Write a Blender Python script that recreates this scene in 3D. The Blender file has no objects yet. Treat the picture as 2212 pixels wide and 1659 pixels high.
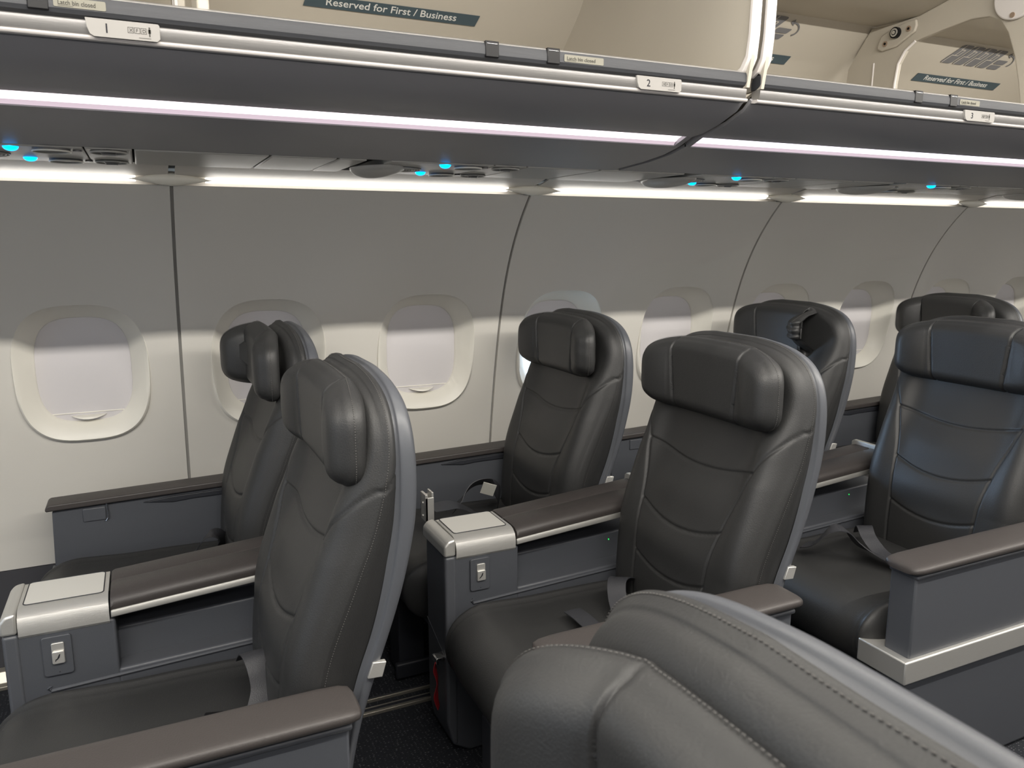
import bpy, bmesh, math, random
import numpy as np
from mathutils import Vector, Matrix
random.seed(3)
S = bpy.context.scene
C = S.collection
# ------------------------------------------------------------------ camera
# world: X runs aft along the cabin, Y towards the window wall, Z up; metres
CAM_R = ((0.90562365, -0.42408182, -0.00064157), (-0.07639425, -0.16165091, -0.98388663), (0.41714472, 0.89108002, -0.1787923))
cd = bpy.data.cameras.new('camera'); cam = bpy.data.objects.new('camera', cd); C.objects.link(cam)
right = Vector(CAM_R[0]); down = Vector(CAM_R[1]); fwd = Vector(CAM_R[2])
m = Matrix((right, -down, -fwd)).transposed().to_4x4(); m.translation = Vector((0, 0, 1.33))
cam.matrix_world = m
cd.sensor_width = 36; cd.lens = 1690 / 2212 * 36; cd.clip_start = 0.02
cd.dof.use_dof = True; cd.dof.focus_distance = 2.0; cd.dof.aperture_fstop = 16.0
S.camera = cam
# ------------------------------------------------------------------ view + world (daylight outside the windows)
S.view_settings.view_transform = 'Standard'; S.view_settings.look = 'None'
S.view_settings.exposure = 0.3; S.view_settings.gamma = 1; S.view_settings.use_curve_mapping = False
W = bpy.data.worlds.new('world'); S.world = W; W.use_nodes = True
W.node_tree.nodes['Background'].inputs[0].default_value = (0.72, 0.85, 1.0, 1)
W.node_tree.nodes['Background'].inputs[1].default_value = 3.0
# ------------------------------------------------------------------ lamps
def area(name, loc, target, sx, sy, power, col, spread=180):
    l = bpy.data.lights.new(name, 'AREA'); l.shape = 'RECTANGLE'; l.size = sx; l.size_y = sy
    l.energy = power; l.color = col; l.spread = math.radians(spread)
    o = bpy.data.objects.new(name, l); C.objects.link(o); o.location = loc
    d = (Vector(target) - Vector(loc)).normalized()
    x = Vector((1, 0, 0)); x = (x - d * x.dot(d)).normalized(); z = -d; y = z.cross(x)
    mm = Matrix((x, y, z)).transposed().to_4x4(); mm.translation = Vector(loc); o.matrix_world = mm
    return o
WARM = (1.0, 0.95, 0.87)
area('cove_lamp_near_side', (2.5, 0.26, 2.09), (2.5, 1.9, 1.35), 8.0, 0.02, 100, WARM)
area('wall_strip_lamp', (2.0, 2.3045, 1.4895), (2.0, 1.3, 1.72), 7.0, 0.007, 1.0, (1.0, 0.96, 0.90))
area('cove_lamp_window_side', (2.5, 1.22, 2.11), (2.5, 0.2, 1.2), 8.0, 0.03, 24, WARM)
area('ceiling_wash_lamp', (2.5, 0.74, 2.155), (2.5, 0.74, 0.0), 8.0, 0.30, 12, (1.0, 0.95, 0.88))
area('near_bin_light_strip', (2.5, -0.05, 1.552), (2.5, 0.45, 1.15), 8.0, 0.04, 30, (1.0, 0.94, 0.90))
area('near_wall_light_strip', (2.5, -0.78, 1.49), (2.5, 0.1, 0.9), 8.0, 0.03, 10, (1.0, 0.96, 0.9))
area('daylight_outside_window', (1.40, 2.745, 0.90), (1.95, 1.5, 0.62), 0.24, 0.22, 2.8, (0.50, 0.70, 1.0), 110)
area('cool_fill_forward', (-2.6, 0.4, 1.0), (1.5, 1.0, 0.8), 0.8, 1.6, 5, (0.55, 0.72, 1.0))  # weak blue fill added at the forward end, with no door behind it

# ------------------------------------------------------------------ materials
MATS = {}
def mat(name, col, rough=0.5, metal=0.0, emis=0, ecol=None, bump=0, bscale=200, var=0, vscale=8, aniso=None, spec=0.5):
    if name in MATS: return MATS[name]
    M = bpy.data.materials.new(name); M.use_nodes = True; MATS[name] = M
    nt = M.node_tree; b = nt.nodes['Principled BSDF']
    b.inputs['Base Color'].default_value = (*col, 1); b.inputs['Roughness'].default_value = rough
    b.inputs['Metallic'].default_value = metal; b.inputs['Specular IOR Level'].default_value = spec
    if emis:
        b.inputs['Emission Color'].default_value = (*(ecol or col), 1); b.inputs['Emission Strength'].default_value = emis
    tc = nt.nodes.new('ShaderNodeTexCoord'); mp = nt.nodes.new('ShaderNodeMapping'); nt.links.new(tc.outputs['Object'], mp.inputs[0])
    if aniso: mp.inputs['Scale'].default_value = aniso
    if bump:
        n = nt.nodes.new('ShaderNodeTexNoise'); n.inputs['Scale'].default_value = bscale; n.inputs['Detail'].default_value = 4
        nt.links.new(mp.outputs[0], n.inputs['Vector'])
        bp = nt.nodes.new('ShaderNodeBump'); bp.inputs['Strength'].default_value = bump; bp.inputs['Distance'].default_value = 0.001
        nt.links.new(n.outputs[0], bp.inputs['Height']); nt.links.new(bp.outputs[0], b.inputs['Normal'])
    if var:
        n = nt.nodes.new('ShaderNodeTexNoise'); n.inputs['Scale'].default_value = vscale; n.inputs['Detail'].default_value = 5
        nt.links.new(mp.outputs[0], n.inputs['Vector'])
        mx = nt.nodes.new('ShaderNodeMix'); mx.data_type = 'RGBA'
        mx.inputs['A'].default_value = (*[c * (1 - var) for c in col], 1); mx.inputs['B'].default_value = (*[min(1, c * (1 + var)) for c in col], 1)
        nt.links.new(n.outputs[0], mx.inputs['Factor']); nt.links.new(mx.outputs['Result'], b.inputs['Base Color'])
    return M
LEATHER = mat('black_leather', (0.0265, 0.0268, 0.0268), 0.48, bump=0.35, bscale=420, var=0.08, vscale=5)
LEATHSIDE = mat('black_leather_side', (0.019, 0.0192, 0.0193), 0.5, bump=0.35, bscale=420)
THREAD = mat('grey_thread', (0.065, 0.063, 0.06), 0.7)
SHELL = mat('grey_seat_plastic', (0.078, 0.083, 0.094), 0.36, bump=0.15, bscale=600)
PANEL = mat('slate_plastic_panel', (0.070, 0.075, 0.086), 0.42, bump=0.2, bscale=500)
DARKP = mat('dark_plastic', (0.02, 0.022, 0.028), 0.5)
PAD = mat('taupe_armrest_vinyl', (0.048, 0.042, 0.040), 0.48, bump=0.4, bscale=350)
ALU = mat('brushed_aluminium', (0.72, 0.71, 0.675), 0.38, metal=0.75, bump=0.25, bscale=60, aniso=(1, 30, 30), var=0.06, vscale=60)
TRAYIN = mat('tray_insert', (0.60, 0.59, 0.55), 0.45)
ALUD = mat('dull_rail_metal', (0.36, 0.355, 0.335), 0.42, metal=0.6, bump=0.2, bscale=60, aniso=(1, 30, 30))
CHROME = mat('polished_metal', (0.75, 0.75, 0.76), 0.18, metal=1.0)
RAIL = mat('worn_rail_aluminium', (0.032, 0.034, 0.039), 0.6, metal=0.1, bump=0.3, bscale=40, aniso=(1, 12, 12), var=0.18, vscale=25)
RAILHI = mat('bright_lip_aluminium', (0.48, 0.47, 0.46), 0.3, metal=0.75, bump=0.15, bscale=30, aniso=(1, 14, 14))
WALL = mat('sidewall_panel', (0.66, 0.64, 0.59), 0.5, bump=0.12, bscale=900)
BEZEL = mat('window_bezel_plastic', (0.78, 0.76, 0.69), 0.38)
SHADE = mat('window_shade', (0.62, 0.60, 0.61), 0.5)
HANDLE = mat('shade_handle_plastic', (0.82, 0.80, 0.73), 0.35)
SEAM = mat('seam_gap', (0.36, 0.355, 0.34), 0.6)
DADO = mat('dado_panel', (0.055, 0.055, 0.062), 0.7)
BINLOW = mat('bin_underside_grey', (0.29, 0.287, 0.298), 0.42, bump=0.1, bscale=900)
BININ = mat('bin_interior_cream', (0.41, 0.378, 0.322), 0.55, bump=0.15, bscale=25, var=0.02)
BINTRIM = mat('bin_trim_white', (0.60, 0.57, 0.55), 0.35)
PSU = mat('service_panel_grey', (0.42, 0.41, 0.38), 0.4, bump=0.1, bscale=900)
PSUD = mat('service_panel_dark', (0.12, 0.12, 0.12), 0.4)
COVE = mat('cove_cream', (0.72, 0.68, 0.62), 0.45)
CAPM = mat('light_cap_cream', (0.82, 0.79, 0.69), 0.4)
STRIPW = mat('wall_light_strip', (1, 1, 1), 0.5, emis=1.7, ecol=(1.0, 0.97, 0.93))
STRIPP = mat('bin_light_strip_warm', (1, 1, 1), 0.5, emis=1.7, ecol=(1.0, 0.86, 0.92))
STRIPL = mat('bin_light_strip_lilac', (1, 1, 1), 0.5, emis=1.6, ecol=(0.93, 0.86, 1.0))
STRIPE = mat('light_strip_edge_glow', (0.3, 0.3, 0.3), 0.6, emis=0.52, ecol=(1.0, 0.78, 0.90))
BLUE = mat('blue_lamp', (0.0, 0.3, 1), 0.3, emis=2.5, ecol=(0.0, 0.34, 1.0))
GREEN = mat('green_lamp', (0.0, 1, 0.1), 0.3, emis=1.3, ecol=(0.02, 0.9, 0.12))
SIGN = mat('sign_slate', (0.048, 0.074, 0.090), 0.6)
SIGNTXT = mat('sign_lettering', (0.62, 0.62, 0.60), 0.5)
PICTO = mat('pictogram_grey', (0.125, 0.125, 0.13), 0.6)
PLACARD = mat('placard_plastic', (0.27, 0.262, 0.25), 0.75, spec=0.15)
LABEL = mat('label_cream', (0.21, 0.203, 0.17), 0.75, spec=0.15)
INK = mat('dark_ink', (0.02, 0.02, 0.025), 0.8, spec=0.1)
INKG = mat('grey_ink', (0.06, 0.058, 0.052), 0.8, spec=0.1)
LATCH = mat('black_latch', (0.006, 0.006, 0.007), 0.38, spec=0.2)
BELT = mat('belt_webbing', (0.032, 0.033, 0.038), 0.5, bump=0.5, bscale=500)
BELTD = mat('belt_dark', (0.02, 0.02, 0.024), 0.5)
TAG = mat('white_tag', (0.7, 0.69, 0.62), 0.6)
RED = mat('red_ribbon', (0.25, 0.01, 0.015), 0.5)
TRACK = mat('seat_track_metal', (0.45, 0.42, 0.36), 0.35, metal=0.7)
CEIL = mat('ceiling_panel', (0.62, 0.60, 0.56), 0.55)
BRASS = mat('screw_bronze', (0.38, 0.29, 0.22), 0.4, metal=0.5)
def carpet():
    M = bpy.data.materials.new('carpet'); M.use_nodes = True; nt = M.node_tree; b = nt.nodes['Principled BSDF']
    b.inputs['Roughness'].default_value = 0.95
    tc = nt.nodes.new('ShaderNodeTexCoord'); mp = nt.nodes.new('ShaderNodeMapping'); mp.inputs['Scale'].default_value = (1, 1.5, 1)
    v = nt.nodes.new('ShaderNodeTexVoronoi'); v.inputs['Scale'].default_value = 95; v.inputs['Randomness'].default_value = 0.35
    nt.links.new(tc.outputs['Object'], mp.inputs[0]); nt.links.new(mp.outputs[0], v.inputs['Vector'])
    n = nt.nodes.new('ShaderNodeTexNoise'); n.inputs['Scale'].default_value = 60
    nt.links.new(mp.outputs[0], n.inputs['Vector'])
    a = nt.nodes.new('ShaderNodeMath'); a.operation = 'MULTIPLY_ADD'; a.inputs[1].default_value = 0.45
    nt.links.new(n.outputs[0], a.inputs[0]); nt.links.new(v.outputs['Distance'], a.inputs[2])
    r = nt.nodes.new('ShaderNodeValToRGB'); r.color_ramp.elements[0].position = 0.36; r.color_ramp.elements[0].color = (0.11, 0.11, 0.12, 1)
    r.color_ramp.elements[1].position = 0.48; r.color_ramp.elements[1].color = (0.010, 0.012, 0.017, 1)
    nt.links.new(a.outputs[0], r.inputs[0]); nt.links.new(r.outputs[0], b.inputs['Base Color'])
    bp = nt.nodes.new('ShaderNodeBump'); bp.inputs['Strength'].default_value = 0.6; bp.inputs['Distance'].default_value = 0.003; bp.invert = True
    nt.links.new(a.outputs[0], bp.inputs['Height']); nt.links.new(bp.outputs[0], b.inputs['Normal'])
    return M
CARPET = carpet()

# ------------------------------------------------------------------ builders
def link_mesh(name, me, parent=None, loc=None):
    o = bpy.data.objects.new(name, me); C.objects.link(o)
    if parent: o.parent = parent
    if loc: o.location = loc
    return o
def mesh(name, V, F, mats, midx=None, smooth=True, parent=None, bevel=0, auto=35, seg=3, loc=None):
    me = bpy.data.meshes.new(name); me.from_pydata([tuple(map(float, v)) for v in V], [], [tuple(int(i) for i in f) for f in F])
    if not isinstance(mats, (list, tuple)): mats = [mats]
    for m_ in mats: me.materials.append(m_)
    if midx is not None: me.polygons.foreach_set('material_index', midx)
    me.validate(); me.update()
    bm = bmesh.new(); bm.from_mesh(me); bmesh.ops.recalc_face_normals(bm, faces=bm.faces)
    for f in bm.faces: f.smooth = smooth
    if smooth:
        ca = math.radians(auto)
        for e in bm.edges:
            if len(e.link_faces) == 2 and e.calc_face_angle(0) > ca: e.smooth = False
    bm.to_mesh(me); bm.free()
    o = link_mesh(name, me, parent, loc)
    if bevel:
        bv = o.modifiers.new('bevel', 'BEVEL'); bv.width = bevel; bv.segments = seg; bv.limit_method = 'ANGLE'; bv.angle_limit = math.radians(30)
        bv.harden_normals = False
    return o
class MB:
    def __init__(s): s.V = []; s.F = []; s.M = []
    def add(s, V, F, mi=0):
        b = len(s.V); s.V += [tuple(v) for v in V]; s.F += [tuple(i + b for i in f) for f in F]; s.M += [mi] * len(F); return s
    def box(s, x0, x1, y0, y1, z0, z1, mi=0):
        V = [(x, y, z) for x in (x0, x1) for y in (y0, y1) for z in (z0, z1)]
        return s.add(V, [(0, 1, 3, 2), (4, 6, 7, 5), (0, 4, 5, 1), (2, 3, 7, 6), (0, 2, 6, 4), (1, 5, 7, 3)], mi)
    def prism(s, poly, a0, a1, axis='x', mi=0):
        """poly of 2-D points extruded along axis; x:(y,z) y:(x,z) z:(x,y)"""
        n = len(poly)
        def P(p, a): return (a, p[0], p[1]) if axis == 'x' else ((p[0], a, p[1]) if axis == 'y' else (p[0], p[1], a))
        V = [P(p, a0) for p in poly] + [P(p, a1) for p in poly]
        F = [(i, (i + 1) % n, n + (i + 1) % n, n + i) for i in range(n)] + [tuple(range(n))[::-1], tuple(range(n, 2 * n))]
        return s.add(V, F, mi)
    def ribbon(s, prof, a0, a1, th=0.002, axis='x', nseg=1, mi=0):
        """open profile -> thin sheet with thickness th"""
        P2 = [Vector(p) for p in prof]; off = []
        for i, p in enumerate(P2):
            t = (P2[min(i + 1, len(P2) - 1)] - P2[max(i - 1, 0)]).normalized(); off.append(p + Vector((-t.y, t.x)) * th)
        return s.prism([tuple(p) for p in P2] + [tuple(p) for p in reversed(off)], a0, a1, axis, mi)
    def cyl(s, c, r, h, axis=2, n=24, mi=0, r2=None):
        r2 = r if r2 is None else r2; V = []
        for k, rr in ((0, r), (h, r2)):
            for i in range(n):
                a = 2 * math.pi * i / n; p = [0, 0, 0]; p[axis] = c[axis] + k
                p[(axis + 1) % 3] = c[(axis + 1) % 3] + rr * math.cos(a); p[(axis + 2) % 3] = c[(axis + 2) % 3] + rr * math.sin(a); V.append(p)
        F = [(i, (i + 1) % n, n + (i + 1) % n, n + i) for i in range(n)] + [tuple(range(n)), tuple(range(n, 2 * n))]
        return s.add(V, F, mi)
    def ellip(s, c, r, nu=20, nv=12, mi=0):
        V = [(c[0], c[1], c[2] - r[2])]
        for j in range(1, nv):
            ph = -math.pi / 2 + math.pi * j / nv
            for i in range(nu):
                a = 2 * math.pi * i / nu; V.append((c[0] + r[0] * math.cos(ph) * math.cos(a), c[1] + r[1] * math.cos(ph) * math.sin(a), c[2] + r[2] * math.sin(ph)))
        V.append((c[0], c[1], c[2] + r[2])); F = []
        for i in range(nu): F.append((0, 1 + (i + 1) % nu, 1 + i)); F.append((len(V) - 1, len(V) - 1 - nu + i, len(V) - 1 - nu + (i + 1) % nu))
        for j in range(nv - 2):
            for i in range(nu): a = 1 + j * nu; F.append((a + i, a + (i + 1) % nu, a + nu + (i + 1) % nu, a + nu + i))
        return s.add(V, F, mi)
    def tube(s, pts, r, n=8, mi=0, closed=False):
        P = [Vector(p) for p in pts]; N = len(P); V = []; F = []
        for i, p in enumerate(P):
            t = ((P[(i + 1) % N] - P[i - 1]) if closed else (P[min(i + 1, N - 1)] - P[max(i - 1, 0)])).normalized()
            up = Vector((0, 0, 1)) if abs(t.z) < 0.9 else Vector((0, 1, 0)); a = t.cross(up).normalized(); b = a.cross(t)
            for k in range(n): th = 2 * math.pi * k / n; V.append(p + a * r * math.cos(th) + b * r * math.sin(th))
        for i in range(N if closed else N - 1):
            for k in range(n): j = (i + 1) % N; F.append((i * n + k, i * n + (k + 1) % n, j * n + (k + 1) % n, j * n + k))
        if not closed: F += [tuple(range(n)), tuple((N - 1) * n + k for k in range(n))]
        return s.add(V, F, mi)
    def build(s, name, mats, parent=None, smooth=True, bevel=0, auto=35, seg=3, loc=None):
        return mesh(name, s.V, s.F, mats, s.M, smooth, parent, bevel, auto, seg, loc)
def tag(o, label=None, cat=None, group=None, kind=None):
    if label: o['label'] = label
    if cat: o['category'] = cat
    if group: o['group'] = group
    if kind: o['kind'] = kind
    return o
def empty(name, loc=(0, 0, 0), parent=None):
    o = bpy.data.objects.new(name, None); C.objects.link(o); o.location = loc; o.empty_display_size = 0.05
    if parent: o.parent = parent
    return o
def clone(o, parent, loc=None):
    c = o.copy(); C.objects.link(c); c.parent = parent
    for ch in [x for x in bpy.data.objects if x.parent == o]: clone(ch, c)
    if loc is not None: c.location = loc
    return c
def interp(x, xs, ys): return np.interp(x, xs, ys)
def rrect(x0, x1, y0, y1, r, n=5):
    P = []
    for cx, cy, a0 in ((x1 - r, y1 - r, 0), (x0 + r, y1 - r, 90), (x0 + r, y0 + r, 180), (x1 - r, y0 + r, 270)):
        for k in range(n + 1):
            a = math.radians(a0 + 90 * k / n); P.append((cx + r * math.cos(a), cy + r * math.sin(a)))
    return P
def text_mesh(name, s, size, matl, M, parent=None, shear=0, align='LEFT', sx=1.0, ext=0.0003, bold=0):
    cu = bpy.data.curves.new(name, 'FONT'); cu.body = s; cu.size = size; cu.extrude = ext; cu.offset = bold; cu.shear = shear; cu.align_x = align; cu.resolution_u = 3
    t = bpy.data.objects.new(name + '_curve', cu); C.objects.link(t)
    bpy.context.view_layer.update()
    me = bpy.data.meshes.new_from_object(t.evaluated_get(bpy.context.evaluated_depsgraph_get()))
    bpy.data.objects.remove(t); bpy.data.curves.remove(cu)
    me.name = name; me.materials.clear(); me.materials.append(matl)
    me.transform(M @ Matrix.Diagonal((sx, 1, 1, 1)))
    return link_mesh(name, me, parent)
def frame(o, xd, yd):
    xd = Vector(xd).normalized(); yd = Vector(yd).normalized(); zd = xd.cross(yd)
    mm = Matrix((xd, yd, zd)).transposed().to_4x4(); mm.translation = Vector(o); return mm
def decal(name, polys, matl, M, parent, h=0.0006):
    mb = MB()
    for p in polys: mb.prism(p, 0, h, 'z')
    mb.V = [tuple(M @ Vector(v)) for v in mb.V]
    return mb.build(name, matl, parent, smooth=False)

# ================================================================== SETTING
# side wall profile: distance of the window wall at height z
ZS = [-0.02, 0.2, 0.34, 0.56, 0.72, 0.88, 1.04, 1.15, 1.27, 1.38, 1.475]
YS = [2.66, 2.685, 2.690, 2.672, 2.645, 2.615, 2.580, 2.550, 2.490, 2.412, 2.330]
_c = np.polyfit(ZS, YS, 4)
def yw(z): return float(np.polyval(_c, z))
SEAM0 = 0.088; PITCH = 0.533; WIN0 = -0.18
WZ0, WZ1 = 0.736, 1.153
def wallY(x, z):
    ph = (x - WIN0) / PITCH * 2 * math.pi
    g = math.exp(-((z - 1.0) / 0.33) ** 2)
    return yw(z) + 0.012 * math.cos(ph) * g
def win_ring(cx, hw, hz, cz, n=64, e=2.9):
    P = []
    for k in range(n):
        a = 2 * math.pi * k / n; c, s_ = math.cos(a), math.sin(a)
        P.append((cx + hw * math.copysign(abs(c) ** (2 / e), c), cz + hz * math.copysign(abs(s_) ** (2 / e), s_)))
    return P
def build_wall_panel(idx, hs, y_sign=1, y_off=0.0, name='wall_right'):
    """one side wall panel with two window openings between two vertical seams"""
    xa = SEAM0 + 1.066 * idx + 0.0045; xb = xa + 1.066 - 0.009
    mb = MB(); cz = (WZ0 + WZ1) / 2; n = 64
    cells = [xa, (xa + xb) / 2, xb]
    zb, zt = 0.62, 1.26
    def P(x, z): return (x, y_off + y_sign * wallY(x, z), z)
    nx = 12
    for c in range(2):
        x0, x1 = cells[c], cells[c + 1]
        wx = WIN0 + PITCH * (round((x0 - WIN0 + 0.27) / PITCH))
        ring = win_ring(wx, 0.1755, (WZ1 - WZ0) / 2, cz, n)
        R = []
        for (px, pz) in ring:
            dx, dz = px - wx, pz - cz
            tx = ((x1 - wx) if dx > 0 else (x0 - wx)) / dx if abs(dx) > 1e-9 else 1e9
            tz = ((zt - cz) if dz > 0 else (zb - cz)) / dz if abs(dz) > 1e-9 else 1e9
            t = min(tx, tz); R.append((wx + dx * t, cz + dz * t))
        K = 8; V = []; F = []
        for k in range(K + 1):
            f = k / K
            for (a, b) in zip(ring, R): V.append(P(a[0] + (b[0] - a[0]) * f, a[1] + (b[1] - a[1]) * f))
        for k in range(K):
            for i in range(n): F.append((k * n + i, k * n + (i + 1) % n, (k + 1) * n + (i + 1) % n, (k + 1) * n + i))
        # corner fill
        cr = {}
        for i in range(n):
            a, b = R[i], R[(i + 1) % n]
            if abs(a[0] - b[0]) > 1e-6 and abs(a[1] - b[1]) > 1e-6:
                cx_ = x1 if (a[0] + b[0]) / 2 > wx else x0; cz_ = zt if (a[1] + b[1]) / 2 > cz else zb
                V.append(P(cx_, cz_)); F.append((K * n + i, K * n + (i + 1) % n, len(V) - 1))
        mb.add(V, F)
    for z0, z1, nz in ((0.345, zb, 8), (zt, 1.478, 12)):
        V = []; F = []; NX = 2 * nx
        for j in range(nz + 1):
            for i in range(NX + 1): V.append(P(xa + (xb - xa) * i / NX, z0 + (z1 - z0) * j / nz))
        for j in range(nz):
            for i in range(NX): a = j * (NX + 1) + i; F.append((a, a + 1, a + NX + 2, a + NX + 1))
        mb.add(V, F)
    # turned edges so that the panel has thickness at its seams
    o = mb.build(name, WALL, auto=40)
    eb = MB()
    for xe, d in ((xa, 1), (xb, -1)):
        zz = np.linspace(0.345, 1.478, 40); V = []
        for z in zz: V += [(xe, P(xe, z)[1] + y_sign * 0.0005, z), (xe, P(xe, z)[1] + y_sign * 0.012, z), (xe + d * 0.004, P(xe, z)[1] + y_sign * 0.012, z), (xe + d * 0.004, P(xe, z)[1] + y_sign * 0.0005, z)]
        n4 = len(zz) - 1; eb.add(V, [(4 * i + q, 4 * i + (q + 1) % 4, 4 * i + 4 + (q + 1) % 4, 4 * i + 4 + q) for i in range(n4) for q in range(4)] + [(0, 1, 2, 3), (4 * n4, 4 * n4 + 1, 4 * n4 + 2, 4 * n4 + 3)])
    eb.build('panel_edge', WALL, o)
    me = o.data; me.polygons.foreach_set('use_smooth', [True] * len(me.polygons)); N = []
    bm = bmesh.new(); bm.from_mesh(me)
    for f_ in bm.faces:
        if f_.normal.y * y_sign > 0: f_.normal_flip()
        f_.smooth = True
    for e in bm.edges: e.smooth = True
    bm.to_mesh(me); bm.free()
    for v in me.vertices:
        x, z = v.co.x, v.co.z; h = 0.004
        N.append(Vector((y_sign * (wallY(x + h, z) - wallY(x - h, z)) / (2 * h), -y_sign * 1.0, (wallY(x, z + h) - wallY(x, z - h)) / (2 * h) * 1.0)).normalized())
    me.normals_split_custom_set_from_vertices(N)
    return tag(o, kind='structure')
def build_window(i, open_=0.0, y_sign=1, y_off=0.0, num=None):
    """bezel, shade, handle; local origin at world zero"""
    wx = WIN0 + PITCH * i; cz = (WZ0 + WZ1) / 2; n = 64
    num = num or (i + 2)
    root = empty('window_%d' % num); tag(root, kind='structure')
    rings = []
    specs = [(0.1785, 0.2115, 0.001, -0.0025), (0.1768, 0.2098, -0.006, 0), (0.172, 0.205, -0.0062, 0), (0.163, 0.197, 0.004, 0), (0.150, 0.184, 0.018, 0), (0.138, 0.170, 0.036, 0), (0.131, 0.162, 0.050, 0), (0.128, 0.159, 0.054, 0), (0.128, 0.159, 0.075, 0)]
    V = []; F = []
    cz2 = 0.951
    for j, (hw, hz, d, dd) in enumerate(specs):
        f = min(1, j / 6)
        for (px, pz) in win_ring(wx, hw, hz, cz * (1 - f) + cz2 * f, n, 2.9 if j < 3 else 3.1):
            base = wallY(px, pz) * (1 - f) + yw(cz) * f + (0 if f < 1 else (0.1 * (cz2 - pz)) * 0.6)
            V.append((px, y_off + y_sign * (base + d), pz))
    for j in range(len(specs) - 1):
        for k in range(n): F.append((j * n + k, j * n + (k + 1) % n, (j + 1) * n + (k + 1) % n, (j + 1) * n + k))
    mesh('bezel', V, F, BEZEL, parent=root, auto=60)
    # shade, slightly bowed; bottom edge at zc
    zbot = 0.818 + open_ * 0.29
    yb = yw(cz) + 0.058
    def SY(z): return yb + 0.06 * (cz2 - z)
    zc = max(zbot - 0.026, 0.7930)
    pts = win_ring(wx, 0.1288, 0.1600, cz2, 96, 3.1)
    hwc = 0.1288 * (1 - abs((zc - cz2) / 0.16) ** 3.1) ** (1 / 3.1)
    top = [p for p in pts if p[1] > zc + 1e-4]
    k0 = min(range(len(top)), key=lambda q: (top[q][1] - zc) + (0 if top[q][0] > wx else 9)); 
    right_ = sorted([p for p in top if p[0] >= wx], key=lambda p: math.atan2(p[1] - cz2, p[0] - wx))
    left_ = sorted([p for p in top if p[0] < wx], key=lambda p: math.atan2(p[1] - cz2, -(p[0] - wx)), reverse=True)
    poly = [(wx - hwc, zc), (wx + hwc, zc)] + right_ + left_
    mb = MB(); V = [(x, y_off + y_sign * SY(z), z) for x, z in poly] + [(x, y_off + y_sign * (SY(z) + 0.004), z) for x, z in poly]
    k = len(poly); mb.add(V, [tuple(range(k)), tuple(range(k, 2 * k))[::-1]] + [(i_, (i_ + 1) % k, k + (i_ + 1) % k, k + i_) for i_ in range(k)])
    sh = mb.build('shade', SHADE, root, smooth=False)
    mb = MB(); hb = 0.1288 * (1 - abs((zbot - cz2) / 0.16) ** 3.1) ** (1 / 3.1) - 0.001; yy = sorted((y_off + y_sign * (SY(zbot) - 0.003), y_off + y_sign * (SY(zbot) + 0.001)))
    mb.box(wx - hb, wx + hb, yy[0], yy[1], zbot - 0.0015, zbot + 0.0015)
    mb.build('shade_ridge', HANDLE, sh, bevel=0.0008)
    mb = MB(); V = []; F = []
    for a in range(25):
        t = a / 24; x = wx - 0.048 + 0.096 * t; w_ = math.sin(math.pi * t) ** 0.8
        for (dy, dz) in ((0.0, 0.0), (-0.026 * w_, -0.003 * w_), (-0.029 * w_, -0.009 * w_), (0.0, -0.012 * w_)):
            V.append((x, y_off + y_sign * (SY(zbot) - 0.001 + dy), zbot - 0.008 + dz))
    for a in range(24):
        for q in range(4): F.append((a * 4 + q, a * 4 + (q + 1) % 4, a * 4 + 4 + (q + 1) % 4, a * 4 + 4 + q))
    mb.add(V, F); mb.build('shade_handle', HANDLE, sh, auto=50)
    # outer pane
    mb = MB(); mb.box(wx - 0.15, wx + 0.15, min(y_off + y_sign * (yb + 0.03), y_off + y_sign * (yb + 0.036)), max(y_off + y_sign * (yb + 0.03), y_off + y_sign * (yb + 0.036)), 0.76, 1.14)
    g = MATS.get('pane_glass')
    if not g:
        g = mat('pane_glass', (0.9, 0.95, 1.0), 0.02); nt = g.node_tree; tr = nt.nodes.new('ShaderNodeBsdfTransparent'); tr.inputs[0].default_value = (0.93, 0.96, 0.97, 1)
        mx = nt.nodes.new('ShaderNodeMixShader'); mx.inputs[0].default_value = 0.06
        nt.links.new(tr.outputs[0], mx.inputs[1]); nt.links.new(nt.nodes['Principled BSDF'].outputs[0], mx.inputs[2]); nt.links.new(mx.outputs[0], nt.nodes['Material Output'].inputs[0])
    pane = mb.build('pane', g, root, smooth=False)
    return root
for i in range(-2, 6): build_wall_panel(i, None)
for i in range(-2, 11):
    build_window(i, 0.62 if i == 3 else 0.0, num=i + 3)
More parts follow.
